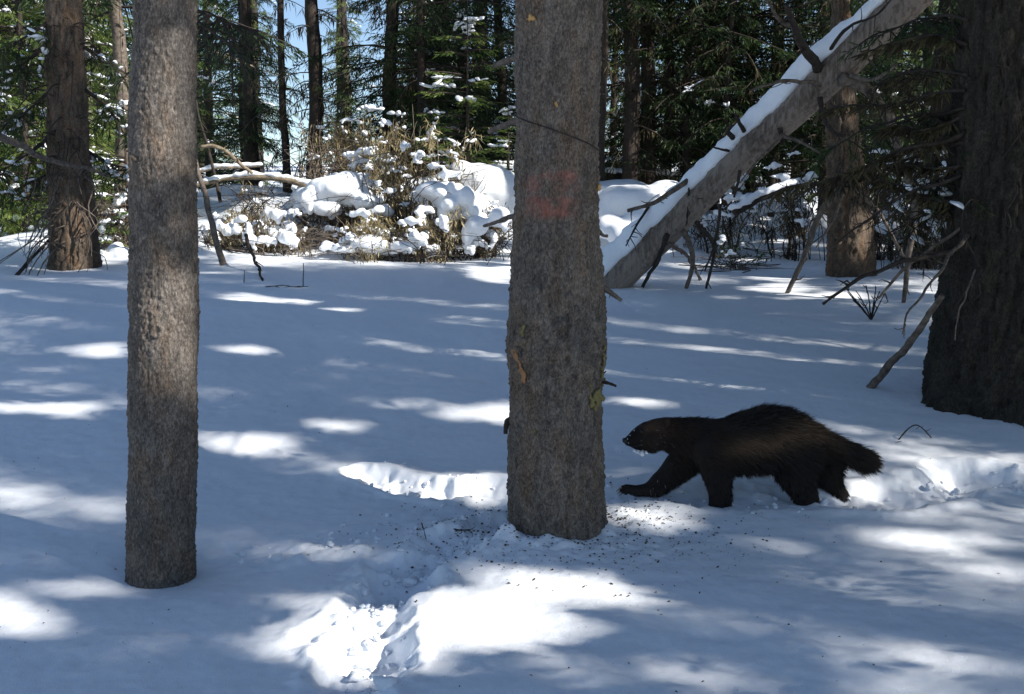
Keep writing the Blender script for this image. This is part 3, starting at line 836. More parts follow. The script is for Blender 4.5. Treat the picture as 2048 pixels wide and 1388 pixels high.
cov = np.zeros((nu, nv_), np.int16)
acc = [dict(n=[], w=[]) for _ in trunks]
rs = np.random.default_rng(12)
want = np.argwhere(DARK >= 0)
def bough(ti, T, q):  # overhead bough added where shade is wanted, thinned where sun must pass
    t, x, y, b = trunks[ti]
    d2 = T[:2] - [x, y]; dist = np.linalg.norm(d2); dr = d2 / max(dist, 1e-6)
    L = dist + rs.uniform(.3, .6)
    base = np.array([x, y, T[2] + .22 * dist + .06])
    tt = np.linspace(0, 1, 7)
    drop = base[2] - T[2]
    kk = tt * L / max(dist, .3)
    c = np.stack([x + dr[0] * L * tt, y + dr[1] * L * tt, base[2] - drop * kk ** 1.6], 1)
    nb = int(L / .075)
    s = np.sort(rs.uniform(.12, 1, nb))
    p0 = np.stack([np.interp(s, tt, c[:, k]) for k in range(3)], 1)
    side = rs.choice([-1, 1], nb)
    ang = np.arctan2(dr[1], dr[0]) + side * rs.uniform(.6, 1.25, nb)
    lb = (.34 * L * (1.05 - s) + .16) * rs.uniform(.6, 1.2, nb)
    dv = unit(np.stack([np.cos(ang), np.sin(ang), rs.uniform(-.7, .0, nb)], 1))
    k = 7
    f = np.linspace(.1, 1, k)[None, :] * np.ones((nb, 1))
    bp = (p0[:, None] + dv[:, None] * (f * lb[:, None])[..., None]).reshape(-1, 3)
    bd = np.repeat(dv, k, 0)
    sg = np.tile(np.array([1, -1] * 4)[:k], nb)
    perp = unit(np.cross(bd, np.array([0, 0, 1.0])))
    bd = unit(bd * .8 + perp * (sg * .55)[:, None] + np.stack([0 * sg, 0 * sg, rs.uniform(-.5, .05, len(sg))], 1))
    sd = unit(np.cross(bd, rs.normal(0, .5, bd.shape) + [0, 0, 1]))
    ln = rs.uniform(.08, .14, len(bd)); wd = rs.uniform(.028, .044, len(bd))
    # leave out what would hang into the picture, and what would close a gap the sun comes through
    mids = bp + bd * (ln * .5)[:, None]
    X_, Y_, W_ = project(mids)
    ok = ~((W_ > .2) & (X_ > -70) & (X_ < 2120) & (Y_ > -70))
    prob = np.zeros(len(bd))
    for g in (.15, .5, .85):
        a_, b_ = cells(uv(bp + bd * (ln * g)[:, None]))
        prob += LITG[a_, b_] / 2.0
    prob = np.minimum(prob, 1)
    ok &= rs.random(len(bd)) > prob ** 1.1
    # twigs
    X_, Y_, W_ = project(c)
    if ((W_ > .2) & (X_ > -60) & (X_ < 2110) & (Y_ > -40)).any(): return 0
    bp, bd, sd, ln, wd = bp[ok], bd[ok], sd[ok], ln[ok], wd[ok]
    if len(bp) < 5: return 0
    acc[ti]['n'].append(diamonds(bp, bd, sd, ln, wd))
    a_, b_ = cells(uv(c[1:]))
    if LITG[a_, b_].max() < .5:
        acc[ti]['w'].append(tube(c, np.linspace(.022, .006, 7), 4, 0, 0, cap=False))
    for g in (.12, .3, .48, .66, .84):
        m = bp + bd * (ln * g)[:, None]
        for off in (-.25, .25):
            a_, b_ = cells(uv(m + sd * (wd * off)[:, None]))
            np.add.at(cov, (a_, b_), 1)
    return len(bp)
made = 0
for it in range(6500):
    if it % 40 == 0:
        need = want[cov[want[:, 0], want[:, 1]] < (1 if it < 3000 else 2)]
        if len(need) < .012 * len(want): break
    w = need[rs.integers(len(need))]
    Q = GP.reshape(-1, 3)[DARK[w[0], w[1]]]
    hs = SUN[:2] / np.linalg.norm(SUN[:2])
    rel = TX - Q[:2]
    tq = rel @ hs
    off = np.abs(rel @ np.array([-hs[1], hs[0]]))
    hgt = tq / np.linalg.norm(SUN[:2]) * SUN[2]
    cand = np.where((off < 2.6) & (hgt > 1.2) & (hgt < 13))[0]
    if len(cand) == 0: continue
    pr = np.exp(-off[cand] / 1.4) * (.22 + np.exp(-((hgt[cand] - 7.5) / 3.4) ** 2)); pr /= pr.sum()
    ti = rs.choice(cand, p=pr)
    mx_ = math.sqrt(max(2.7 ** 2 - off[ti] ** 2, .01))
    tt_ = (tq[ti] + rs.uniform(-mx_, mx_)) / np.linalg.norm(SUN[:2])
    T = Q + SUN * tt_
    if T[2] - Q[2] < 1.0: continue
    made += bough(ti, T, None)
for (t, x, y, b), a in zip(trunks, acc):
    if a['n']:
        V, F = merge(a['n']); mk('crown', V, F, M['needle'], t, smooth=False, origin=b)
    if a['w']:
        V, F = merge(a['w']); o = mk('limbs', V, F, M['dead_wood_dark'], t, origin=b); o['kind'] = 'stuff'
# ------------------------------------------------------------------ forest behind the clearing
def crown_mesh(seed, H, h0, R, nb, droop=.30, gap=.070, k=8, wd=(.015, .028), ln=(.08, .15), hang=.5, snow=0, gappy=.15):
    r = np.random.default_rng(seed)
    ne, tw, sn = [], [], []
    for i in range(nb):
        if r.random() < gappy: continue
        f = (i + r.random()) / nb
        z = h0 + (H - h0) * f ** 1.35
        az = r.random() * 2 * np.pi
        L = R * (1 - f ** 1.3) ** .8 * r.uniform(.55, 1.1) + .25
        tt = np.linspace(0, 1, 6)
        dp = droop * r.uniform(.5, 1.5)
        dr = np.array([math.cos(az), math.sin(az)])
        c = np.stack([dr[0] * L * tt, dr[1] * L * tt, z + L * (.12 * tt - dp * tt ** 2 + .10 * dp * tt ** 4)], 1)
        tw.append(tube(c, np.linspace(.020, .006, 6), 4, 0, 0, cap=False))
        nbr = max(4, int(L / gap))
        s = np.sort(r.uniform(.15, 1, nbr))
        p0 = np.stack([np.interp(s, tt, c[:, q]) for q in range(3)], 1)
        side = r.choice([-1, 1], nbr)
        a = az + side * r.uniform(.5, 1.25, nbr)
        lb = (.30 * L * (1.05 - s) + .14) * r.uniform(.6, 1.2, nbr)
        dv = unit(np.stack([np.cos(a), np.sin(a), r.uniform(-hang * 1.6, .05, nbr)], 1))
        fr = np.linspace(.1, 1, k)[None] * np.ones((nbr, 1))
        bp = (p0[:, None] + dv[:, None] * (fr * lb[:, None])[..., None]).reshape(-1, 3)
        bd = np.repeat(dv, k, 0)
        sg = np.tile(np.array([1, -1] * 6)[:k], nbr)
        perp = unit(np.cross(bd, np.array([0, 0, 1.0])))
        bd = unit(bd * .75 + perp * (sg * .5)[:, None] + np.stack([0 * sg, 0 * sg, r.uniform(-hang * 1.4, .1, len(sg))], 1))
        sd = unit(np.cross(bd, r.normal(0, .6, bd.shape) + [0, 0, 1]))
        ne.append(diamonds(bp, bd, sd, r.uniform(*ln, len(bd)), r.uniform(*wd, len(bd))))
        if snow and r.random() < snow:
            for g in range(r.integers(4, 12)):
                t0 = r.uniform(.35, .95)
                q = np.array([np.interp(t0, tt, c[:, m]) for m in range(3)]) + [r.normal(0, .06), r.normal(0, .06), .015]
                sn.append((q, az, r.uniform(.03, .11), r.uniform(.02, .055), r.uniform(.012, .032), r.integers(1000)))
    return ne, tw, sn

import bmesh
_bm = bmesh.new(); bmesh.ops.create_uvsphere(_bm, u_segments=10, v_segments=7, radius=1.0)
_sv = np.array([v.co for v in _bm.verts]); _sf = [[v.index for v in f.verts] for f in _bm.faces]; _bm.free()
_sf = np.array([f if len(f) == 4 else f + [f[-1]] for f in _sf])
_tri = _sf[:, 2] == _sf[:, 3]
def pad(q, az, a, b, h, seed):
    V = _sv * [a, b, h]
    V = V * (1 + .55 * noise(_sv * 1.5 + seed, seed % 97)[:, None] + .25 * noise(_sv * 3.7 + seed, seed % 89)[:, None])
    V[:, 2] = np.where(V[:, 2] < 0, V[:, 2] * .55, V[:, 2])
    tl = .5 * math.sin(seed * 1.7)
    V = np.stack([V[:, 0] * math.cos(tl) + V[:, 2] * math.sin(tl), V[:, 1], V[:, 2] * math.cos(tl) - V[:, 0] * math.sin(tl)], 1)
    ca, sa = math.cos(az), math.sin(az)
    return np.stack([V[:, 0] * ca - V[:, 1] * sa, V[:, 0] * sa + V[:, 1] * ca, V[:, 2]], 1) + q
def mk_pads(name, pads, parent=None, origin=None):
    Vs, Fs, n = [], [], 0
    for p in pads:
        Vs.append(pad(*p)); Fs.append(_sf + n); n += len(_sv)
    V, F = np.concatenate(Vs), np.concatenate(Fs)
    if origin is not None: V = V - np.asarray(origin)
    me = bpy.data.meshes.new(name)
    me.from_pydata(V.tolist(), [], [f[:3] if f[2] == f[3] else f for f in F.tolist()])
    me.polygons.foreach_set('use_smooth', np.ones(len(me.polygons), bool))
    me.materials.append(M['snow'])
    o = bpy.data.objects.new(name, me); COL.objects.link(o)
    if parent is not None: o.parent = parent
    elif origin is not None: o.location = [float(c) for c in origin]
    return o

VARIANTS = {}
def variant(key):
    """crown kinds: meshes built once and shared"""
    if key in VARIANTS: return VARIANTS[key]
    spec = {
        'full_a': dict(seed=1, H=13, h0=.9, R=2.1, nb=150, droop=.34, hang=.55, snow=.10),
        'full_b': dict(seed=2, H=14, h0=1.3, R=1.9, nb=140, droop=.42, hang=.7, snow=.08),
        'high': dict(seed=3, H=14, h0=2.9, R=2.0, nb=120, droop=.40, hang=.6, snow=.06),
        'lit': dict(seed=4, H=12, h0=.5, R=1.9, nb=150, droop=.30, hang=.5, snow=.5),
        'thin': dict(seed=5, H=12, h0=1.1, R=1.25, nb=95, droop=.5, hang=.9, snow=.05, gappy=.3),
        'young': dict(seed=6, H=2.1, h0=.12, R=.62, nb=46, droop=.10, hang=.25, snow=.25, gap=.05, k=6, wd=(.016, .026), ln=(.06, .10)),
    }[key]
    ne, tw, sn = crown_mesh(**spec)
    VARIANTS[key] = (ne, tw, sn, {})
    return VARIANTS[key]

def far_tree(px, d, w_px, key, label, leaf='needle', bark='bark_far', scale=1.0, group=None, lean=0.0, rot=None, dead=0, cat='tree', name='conifer_tree', x=None, top=13.5):
    xx = P(px, 400, d)[0] if x is None else x
    b = np.array([xx, d, gz(xx, d)])
    t = thing(name, label, cat, b, group)
    r0 = w_px * d / FPX / 2
    zt = np.concatenate([np.linspace(-.4, 5, 26), np.linspace(5.6, top * max(scale, .6), 8)])
    wob = np.stack([.06 * noise(np.stack([zt * .5, 0 * zt + px, 0 * zt], 1), 5) + lean * zt, .05 * noise(np.stack([zt * .5, 0 * zt, 0 * zt + px], 1), 6), zt], 1)
    rr = r0 * np.clip(1 - zt / (top * max(scale, .6)) * .85, .12, 1.1) * (1 + .25 * np.exp(-np.clip(zt, 0, 9) / .3))
    V, F = tube(wob, rr, 14, .12, int(abs(px)) % 91)
    mk('trunk', V, F, M[bark], t, attrs={'plate': ('FLOAT', np.zeros(len(V)))})
    if key:
        ne, tw, sn, cache = variant(key)
        rz = random.uniform(0, 6.28) if rot is None else rot
        for nm, dat, m in (('crown', ne, M[leaf]), ('limbs', tw, M['dead_wood_dark'])):
            ck = nm + leaf
            if ck in cache:
                o = cache[ck].copy(); COL.objects.link(o)
            else:
                V, F = merge(dat); o = mk(nm, V, F, m, t, smooth=False); cache[ck] = o
                if nm == 'limbs': o['kind'] = 'stuff'
            o.parent = t; o.rotation_euler = (0, 0, rz); o.scale = (scale,) * 3
        if sn:
            if 'snow' in cache:
                o = cache['snow'].copy(); COL.objects.link(o)
            else:
                o = mk_pads('bough_snow', sn, t); o['kind'] = 'stuff'; cache['snow'] = o
            o.parent = t; o.rotation_euler = (0, 0, rz); o.scale = (scale,) * 3
    if dead:
        r = np.random.default_rng(int(abs(px)) + 3)
        ne, tw = [], []
        for i in range(dead):
            z = r.uniform(.7, 4.6); az = r.uniform(0, 6.28); L = r.uniform(.35, 1.1)
            tt = np.linspace(0, 1, 6)
            dp = r.uniform(.2, .9)
            c = np.stack([math.cos(az) * L * tt + lean * z, math.sin(az) * L * tt, z + L * (.05 * tt - dp * tt ** 2)], 1)
            tw.append(tube(c, np.linspace(.011, .003, 6), 4, 0, 0, cap=False))
            n = int(L * 30)
            s = r.uniform(.1, 1, n)
            p0 = np.stack([np.interp(s, tt, c[:, q]) for q in range(3)], 1)
            bd = unit(np.stack([r.normal(0, .35, n), r.normal(0, .35, n), -np.ones(n)], 1))
            sd = unit(np.stack([r.normal(0, 1, n), r.normal(0, 1, n), 0 * s], 1))
            ne.append(diamonds(p0, bd, sd, r.uniform(.08, .26, n), r.uniform(.012, .028, n)))
        V, F = merge(tw); o = mk('dead_twigs', V, F, M['dead_wood'], t); o['kind'] = 'stuff'
        V, F = merge(ne); o = mk('hanging_lichen', V, F, M['needle_dead'], t, smooth=False); o['kind'] = 'stuff'
    return t

# trees the photograph lets one tell apart (pixel x, distance, trunk width)
far_tree(500, 21, 30, 'full_b', 'dark drooping spruce behind the bent white bough left of centre', scale=.62, dead=26)
far_tree(571, 20, 16, None, 'thin bare dark pole of a tree behind the snowy bough', dead=16)
far_tree(628, 18.5, 32, None, 'grey brown trunk hung with lichen against the bright sky gap', lean=.006, dead=46, bark='bark_far')
far_tree(787, 19, 34, 'full_a', 'broad dark spruce spreading over the snowy shrubs', scale=.82, dead=30)
far_tree(885, 22, 42, 'full_a', 'dense shaded spruce to the right of the broad dark spruce', dead=24)
far_tree(965, 24, 40, 'full_b', 'shaded spruce just left of the marked middle trunk', dead=20)
far_tree(1199, 15.5, 20, 'high', 'slender dark trunk hugging the right edge of the marked tree', dead=14)
far_tree(1256, 17, 34, 'high', 'left trunk of the close dark pair right of the middle tree', dead=26)
far_tree(1290, 17.6, 32, 'high', 'right trunk of the close dark pair with a sunlit fleck', lean=-.004, dead=26)
far_tree(1332, 19.5, 20, 'full_b', 'thin shaded trunk beside the close dark pair', dead=30)
far_tree(1420, 21, 26, 'full_a', 'dark boughed spruce behind the lower half of the leaning log', dead=30)
far_tree(1500, 18.8, 22, 'full_b', 'lichen draped spruce behind the middle of the leaning log', dead=34, scale=.9)
far_tree(1590, 20, 26, 'full_a', 'dark spruce behind the upper half of the leaning log', dead=30)
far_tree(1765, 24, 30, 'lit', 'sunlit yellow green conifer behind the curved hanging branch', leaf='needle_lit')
far_tree(1840, 19, 22, 'full_b', 'shaded conifer behind the snowy brush at right', dead=20)
far_tree(1882, 13.2, 62, 'high', 'dark trunk half hidden behind the massive right tree', scale=.9, dead=16, bark='bark_dark')
far_tree(248, 14.6, 30, 'high', 'grey trunk peeping out behind the slim near tree', bark='dead_wood')
far_tree(183, 19, 15, None, 'pale barkless snag shining in the sun', bark='bark_pale', top=9, name='dead_snag')
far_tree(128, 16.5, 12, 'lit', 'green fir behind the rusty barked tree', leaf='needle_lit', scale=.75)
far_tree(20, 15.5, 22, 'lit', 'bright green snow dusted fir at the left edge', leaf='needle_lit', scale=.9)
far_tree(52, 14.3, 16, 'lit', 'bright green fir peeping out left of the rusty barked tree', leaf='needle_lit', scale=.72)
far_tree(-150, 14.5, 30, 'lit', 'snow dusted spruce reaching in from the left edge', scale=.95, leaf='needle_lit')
far_tree(215, 21, 22, 'thin', 'small fir between the rusty tree and the slim tree')
far_tree(345, 25, 24, 'full_a', 'spruce hidden behind the slim near tree')
far_tree(425, 27, 22, 'lit', 'sunlit yellow green conifer right of the slim near tree', leaf='needle_lit')
far_tree(930, 15.4, 9, 'young', 'young fir with a cap of snow on its tip', scale=.95, name='young_fir', top=2.1, leaf='needle_lit')
far_tree(1025, 15.0, 8, 'young', 'young fir at the left edge of the marked middle trunk', scale=.55, name='young_fir', top=2.0, leaf='needle_lit')
far_tree(255, 13.0, 9, 'young', 'young fir sprouting behind the slim near tree', scale=.8, name='young_fir', top=2.1, leaf='needle_lit')
for (px_, d_, w_, kd_, lb_) in [
    (840, 17.6, 20, 'full_b', 'dark spruce crowding the broad dark spruce from the right'), (925, 19.5, 24, 'full_a', 'dark spruce right above the big white snow dome'),
    (1000, 20, 22, 'full_b', 'dark spruce touching the left edge of the marked trunk'), (1222, 25, 16, 'lit', 'sunlit conifer glimpsed between the marked trunk and the dark pair'),
    (1375, 17.5, 18, 'full_b', 'dark spruce left of the lichen draped spruce'), (1455, 16.6, 14, 'thin', 'thin dark spruce close behind the leaning log'),
    (1545, 17.2, 18, 'full_a', 'dark spruce close behind the snow strip of the log'), (1640, 17.0, 20, 'full_b', 'dark spruce behind the sunlit brown trunk'),
    (1715, 18.0, 16, 'full_a', 'shaded spruce right behind the curved hanging branch'), (60, 17.5, 18, 'lit', 'sunlit green spruce behind the left edge firs'),
    (-40, 16.5, 18, 'lit', 'sunlit pale green conifer at the extreme left edge'), (160, 17.8, 14, 'lit', 'sunlit green conifer right of the rusty barked tree')]:
    far_tree(px_, d_, w_, kd_, lb_, leaf='needle_lit' if kd_ == 'lit' else 'needle', dead=34 if 1200 < px_ < 1750 else 12, scale=random.uniform(.75, .95))
# unseen trees added right of the frame to throw this wood into shade
for i, (x_, y_) in enumerate([(11.5, 14.8), (14.2, 16.4), (12.4, 18.6), (16.8, 14.0), (18.4, 18.2), (19.6, 13.0), (22.5, 16.5), (10.6, 17.0)]):
    x_, y_ = clear_spot(x_, y_, 1.0)
    far_tree(0, y_, 34, ('full_a', 'full_b')[i % 2], 'tall unseen spruce added to shade the snow, its boughs shaped for the dapples', x=x_, group='unseen spruces added to shade the clearing and wood', scale=random.uniform(1.0, 1.2))
# the wood beyond
k = 0
for i in range(46):
    d = 27 + 34 * (i / 46) + random.uniform(-2, 2)
    px = random.uniform(-300, 2350)
    if 640 < px < 770 and d < 45: continue
    if 540 < px < 620 and d < 38: continue
    side = 'on the left' if px < 400 else ('behind the snowy shrubs' if px < 1030 else ('beyond the leaning log' if px < 1700 else 'beyond the right hand trunks'))
    lf = 'needle_lit' if random.random() < .4 else 'needle'
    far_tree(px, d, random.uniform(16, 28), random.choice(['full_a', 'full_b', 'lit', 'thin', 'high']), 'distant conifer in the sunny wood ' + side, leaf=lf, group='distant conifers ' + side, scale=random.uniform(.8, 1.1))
# ------------------------------------------------------------------ the leaning log with its snow and branches
LOG_PX = [(1205, 588), (1262, 531), (1330, 462), (1420, 372), (1500, 294), (1580, 222), (1652, 152), (1740, 68), (1800, 12), (1870, -54)]
LOG_W = [64, 60, 56, 55, 56, 58, 62, 66, 66, 66]
d_log0 = hit(1240, 572)[1]
def log_d(px): return d_log0 + (8.9 - d_log0) * np.clip((np.asarray(px, float) - 1235) / (1750 - 1235), -.1, 1.4)
lp = np.array(LOG_PX, float)
lw = P(lp[:, 0], lp[:, 1], log_d(lp[:, 0]))
lw[0] += (lw[0] - lw[1]) * .5
base_log = lw[0].copy()
t_log = thing('leaning_log', 'barkless grey dead tree leaning to the upper right under a strip of snow', 'fallen tree', base_log)
c = spline(lw, 90)
rad = np.interp(np.linspace(0, 1, 90), np.linspace(0, 1, len(LOG_W)), np.array(LOG_W) * log_d(lp[:, 0]) / FPX / 2)
V, F = tube(c, rad, 72, 0, 0)
nb = len(c) * 72
t_, u_, v_ = frame_along(c)
ax = unit(V[:nb] - np.repeat(c, 72, 0))
s_ = np.repeat(np.linspace(0, np.linalg.norm(c[-1] - c[0]), 90), 72)
th = np.tile(np.linspace(0, 2 * np.pi, 72, endpoint=False), 90)
pn = np.stack([np.cos(th) * 2.2 + s_ * .15, np.sin(th) * 2.2, s_ * 1.1], 1)
dz = .012 * fbm(pn * .8, 3, 3) + .010 * np.abs(noise(pn * np.array([5, 5, .8]), 4)) + .006 * noise(pn * np.array([12, 12, 1.2]), 5)
dz += .012 * np.clip(np.abs(noise(pn * np.array([16, 16, .5]), 14)) * 3 - .3, -.6, .4)
dz += .03 * np.clip(noise(pn * .6 + 4, 8) - .35, 0, 1)
V[:nb] += ax * dz[:, None]
m_log, nt, b = mat('grey_barkless_log')
tc = N(nt, 'ShaderNodeTexCoord')
mp = N(nt, 'ShaderNodeMapping'); mp.inputs['Rotation'].default_value = (0, math.radians(45), 0); mp.inputs['Scale'].default_value = (9, 9, .9)
nt.links.new(tc.outputs['Object'], mp.inputs[0])
n1 = N(nt, 'ShaderNodeTexNoise', Scale=4.5, Detail=7.0, Roughness=.62); nt.links.new(mp.outputs[0], n1.inputs['Vector'])
n2 = N(nt, 'ShaderNodeTexNoise', Scale=2.2, Detail=4.0); nt.links.new(tc.outputs['Object'], n2.inputs['Vector'])
ad = N(nt, 'ShaderNodeMath', operation='MULTIPLY_ADD'); ad.inputs[1].default_value = .9
nt.links.new(n2.outputs[0], ad.inputs[0]); nt.links.new(n1.outputs[0], ad.inputs[2])
r = ramp(nt, [(.60, (.055, .043, .035)), (.86, (.15, .122, .10)), (1.2, (.25, .21, .175))])
r.color_ramp.elements[2].position = 1.0
nt.links.new(ad.outputs[0], r.inputs[0]); nt.links.new(r.outputs[0], b.inputs['Base Color'])
b.inputs['Roughness'].default_value = .85; b.inputs['Specular IOR Level'].default_value = .2
bp = N(nt, 'ShaderNodeBump', Strength=.5, Distance=.02); nt.links.new(n1.outputs[0], bp.inputs['Height']); nt.links.new(bp.outputs[0], b.inputs['Normal'])
mk('trunk', V, F, m_log, t_log, origin=base_log)
# snow lying along its upper side
n_ = 110
cs = spline(lw[:], n_)
rr = np.interp(np.linspace(0, 1, n_), np.linspace(0, 1, len(rad)), rad)
t_, u_, v_ = frame_along(cs)
upn = np.array([0, -.18, 1.0]) - t_ * (t_ @ np.array([0, -.18, 1.0]))[:, None]; upn = unit(upn)
sdn = np.cross(t_, upn)
a = np.linspace(0, 2 * np.pi, 30, endpoint=False)
k1 = np.linspace(0, 1, n_)
wv = .95 + .6 * fbm(np.stack([k1 * 8, 0 * k1, 0 * k1], 1), 3, 4)
thick = rr * (1.05 * wv + .25 * np.exp(-((k1 - .2) / .08) ** 2) - .25 * np.clip((k1 - .62) / .2, 0, 1)) * np.clip(k1 * 14, .5, 1)
cc = cs + upn * (rr * .92)[:, None]
Vs = cc[:, None] + upn[:, None] * (np.where(np.sin(a) > 0, np.sin(a), np.sin(a) * .45)[None, :, None] * thick[:, None, None]) + sdn[:, None] * (np.cos(a)[None, :, None] * (rr * .82)[:, None, None])
Vs = Vs.reshape(-1, 3)
nrm = unit(Vs - np.repeat(cc, 30, 0))
Vs = Vs + nrm * (.035 * fbm(Vs * 5, 3, 9) + .012 * noise(Vs * 17, 10))[:, None]
i = np.arange(n_ - 1)[:, None] * 30; j = np.arange(30)[None]
Fs = np.stack([i + j, i + (j + 1) % 30, i + 30 + (j + 1) % 30, i + 30 + j], -1).reshape(-1, 4)
mk('snow_strip', Vs, Fs, M['snow'], t_log, origin=base_log)

def log_branch(pts, w0, w1, name='branch', d1=None, m='dead_wood', seed=0, d0=None, tw=0):
    pts = np.array(pts, float)
    a0 = float(log_d(pts[0, 0])) - .13 if d0 is None else d0
    if d1 == 'ground': a1 = float(hit(*pts[-1])[1]) + .03
    else: a1 = a0 if d1 is None else a0 + d1
    V, F = px_tube(pts, a0, a1, w0, w1, 8, wob=.22, seed=seed)
    parts = [(V, F)]
    r = np.random.default_rng(seed + 70)
    s = np.concatenate([[0], np.cumsum(np.hypot(*np.diff(pts, axis=0).T))]); s /= s[-1]
    for q in range(tw):
        f = r.uniform(.25, .95)
        p = np.array([np.interp(f, s, pts[:, 0]), np.interp(f, s, pts[:, 1])])
        e = p + r.normal(0, 1, 2) * 16 + [0, 6]
        dd = a0 + (a1 - a0) * f
        parts.append(px_tube([p, (p + e) / 2 + r.normal(0, 3, 2), e], dd, dd + r.uniform(-.15, .15), max(2.2, w1 * .6), 1.2, 4, wob=.1, seed=q))
    if tw:
        Vb, Fb = merge(parts)
    else: Vb, Fb = parts[0]
    return mk(name, Vb, Fb, M[m], t_log, origin=base_log)
log_branch([(1375, 362), (1344, 383), (1299, 408), (1256, 421)], 12, 7, m='dead_wood', seed=1, d1=-.35, tw=5)
log_branch([(1297, 412), (1270, 457), (1252, 492)], 6, 2.5, seed=2, m='dead_wood_dark', d1=-.1, tw=6)
log_branch([(1366, 462), (1380, 488), (1386, 515), (1382, 547), (1372, 577)], 12, 8, d1='ground', seed=3, tw=2)
log_branch([(1340, 488), (1377, 516), (1402, 560)], 9, 5, d1='ground', seed=4, tw=2)
log_branch([(1392, 444), (1416, 470), (1428, 503), (1412, 578)], 10, 5, d1='ground', seed=5, m='dead_wood_dark', tw=5)
log_branch([(1441, 408), (1436, 450), (1426, 500), (1410, 541)], 7, 3, d1=-.1, seed=6, m='dead_wood_dark', tw=6)
log_branch([(1335, 468), (1315, 520), (1284, 574)], 11, 6, d1='ground', seed=7, m='dead_wood_dark', tw=3)
log_branch([(1488, 262), (1472, 234)], 9, 8, 'branch_stub', seed=8, m='dead_wood_dark', d1=-.12)
log_branch([(1466, 276), (1456, 262), (1463, 250)], 12, 7, 'branch_stub', seed=9, m='dead_wood_dark', d1=-.12)
log_branch([(1458, 302), (1440, 298), (1426, 294)], 6, 3, 'branch_stub', seed=10, m='dead_wood_dark', d1=-.1)
log_branch([(1640, 178), (1626, 164), (1600, 163), (1550, 165), (1504, 180)], 10, 4, seed=11, d1=-.4, tw=3)
log_branch([(1636, 140), (1627, 118), (1608, 94), (1588, 52), (1572, 10)], 22, 9, seed=12, m='dead_wood_dark', d1=-.45, tw=3)
log_branch([(1566, 268), (1536, 302), (1508, 328), (1480, 366)], 9, 3, seed=13, d1=-.15, tw=4)
log_branch([(1566, 272), (1600, 284), (1640, 306)], 8, 4, seed=14, d1=-.2, tw=3)
log_branch([(1560, 255), (1563, 275), (1568, 290)], 12, 7, 'branch_stub', seed=15, m='dead_wood_dark')
log_branch([(1480, 340), (1476, 365), (1468, 395)], 8, 4, 'branch_stub', seed=16, m='dead_wood_dark')
log_branch([(1378, 366), (1376, 420), (1372, 452)], 5, 2, 'branch', seed=17, m='dead_wood_dark', tw=3)
log_branch([(1680, 158), (1725, 170), (1762, 207), (1789, 266), (1807, 325), (1824, 393), (1827, 448), (1821, 502), (1814, 560), (1806, 607)], 25, 9, 'hanging_branch', d1='ground', seed=18, m='dead_wood', tw=4)
log_branch([(1700, 150), (1745, 160), (1795, 128)], 11, 4, seed=19, d1=-.2, tw=3)
log_branch([(1640, 196), (1650, 240), (1672, 268), (1690, 272)], 12, 6, seed=20, m='dead_wood_dark', d1=-.25)
log_branch([(1690, 366), (1648, 416), (1621, 479), (1596, 540), (1573, 589)], 14, 9, 'hanging_branch', d0=9.3, d1='ground', seed=21, m='dead_wood', tw=6)
log_branch([(1687, 384), (1662, 448), (1632, 495)], 7, 3, 'branch', d0=9.4, d1=.3, seed=22, tw=4)
log_branch([(1700, 368), (1752, 420), (1784, 475), (1807, 512)], 8, 5, 'branch', d0=9.4, d1=.3, seed=23, tw=3)
log_branch([(1600, 60), (1560, 40), (1530, -10)], 9, 5, seed=24, d1=-.3, tw=2)
log_branch([(1660, 100), (1690, 60), (1750, 30), (1800, -20)], 8, 3, seed=25, m='dead_wood_dark', d1=-.6, tw=5)

# dead limbs reaching out of the massive right tree
def limb(pts, w0, w1, d1, m='dead_wood_dark', seed=0, needles=0, name='dead_branch', tw=6, d0=None):
    pts = np.array(pts, float)
    a0 = d_rbig - .1 if d0 is None else d0
    a1 = float(hit(*pts[-1])[1]) if d1 == 'ground' else d1
    parts = [px_tube(pts, a0, a1, w0, w1, 8, wob=.2, seed=seed, n=26)]
    r = np.random.default_rng(seed + 170)
    s = np.concatenate([[0], np.cumsum(np.hypot(*np.diff(pts, axis=0).T))]); s /= s[-1]
    for q in range(tw):
        f = r.uniform(.2, .98)
        p = np.array([np.interp(f, s, pts[:, 0]), np.interp(f, s, pts[:, 1])])
        e = p + np.array([r.uniform(-34, 4), r.uniform(-16, 26)])
        dd = a0 + (a1 - a0) * f
        parts.append(px_tube([p, (p + e) / 2 + r.normal(0, 3, 2), e], dd, dd + r.uniform(-.2, .2), max(2.4, w1 * .8), 1.3, 4, wob=.1, seed=q))
    V, F = merge(parts)
    o = mk(name, V, F, M[m], t_rbig, origin=b_rbig)
    if needles:
        ps = []
        for f in r.uniform(.1, 1, needles):
            p = P(np.interp(f, s, pts[:, 0]), np.interp(f, s, pts[:, 1]), a0 + (a1 - a0) * f)
            ps.append(p)
        ps = np.array(ps)
        bd = unit(np.stack([r.normal(-.3, .6, needles), r.normal(0, .5, needles), r.uniform(-1.3, -.1, needles)], 1))
        sd = unit(np.cross(bd, r.normal(0, 1, bd.shape)))
        V, F = diamonds(ps, bd, sd, r.uniform(.04, .13, needles), r.uniform(.008, .02, needles))
        q = mk('sparse_needles', V, F, M['needle_dead'], t_rbig, smooth=False, origin=b_rbig); q['kind'] = 'stuff'
    return o
limb([(1930, 262), (1902, 280), (1802, 302), (1702, 343), (1640, 362), (1575, 374), (1540, 390)], 11, 3, 6.6, seed=1, needles=330, tw=14)
limb([(1925, 350), (1889, 364), (1811, 389), (1757, 425), (1698, 466), (1672, 488)], 9, 3, 6.4, seed=2, tw=8)
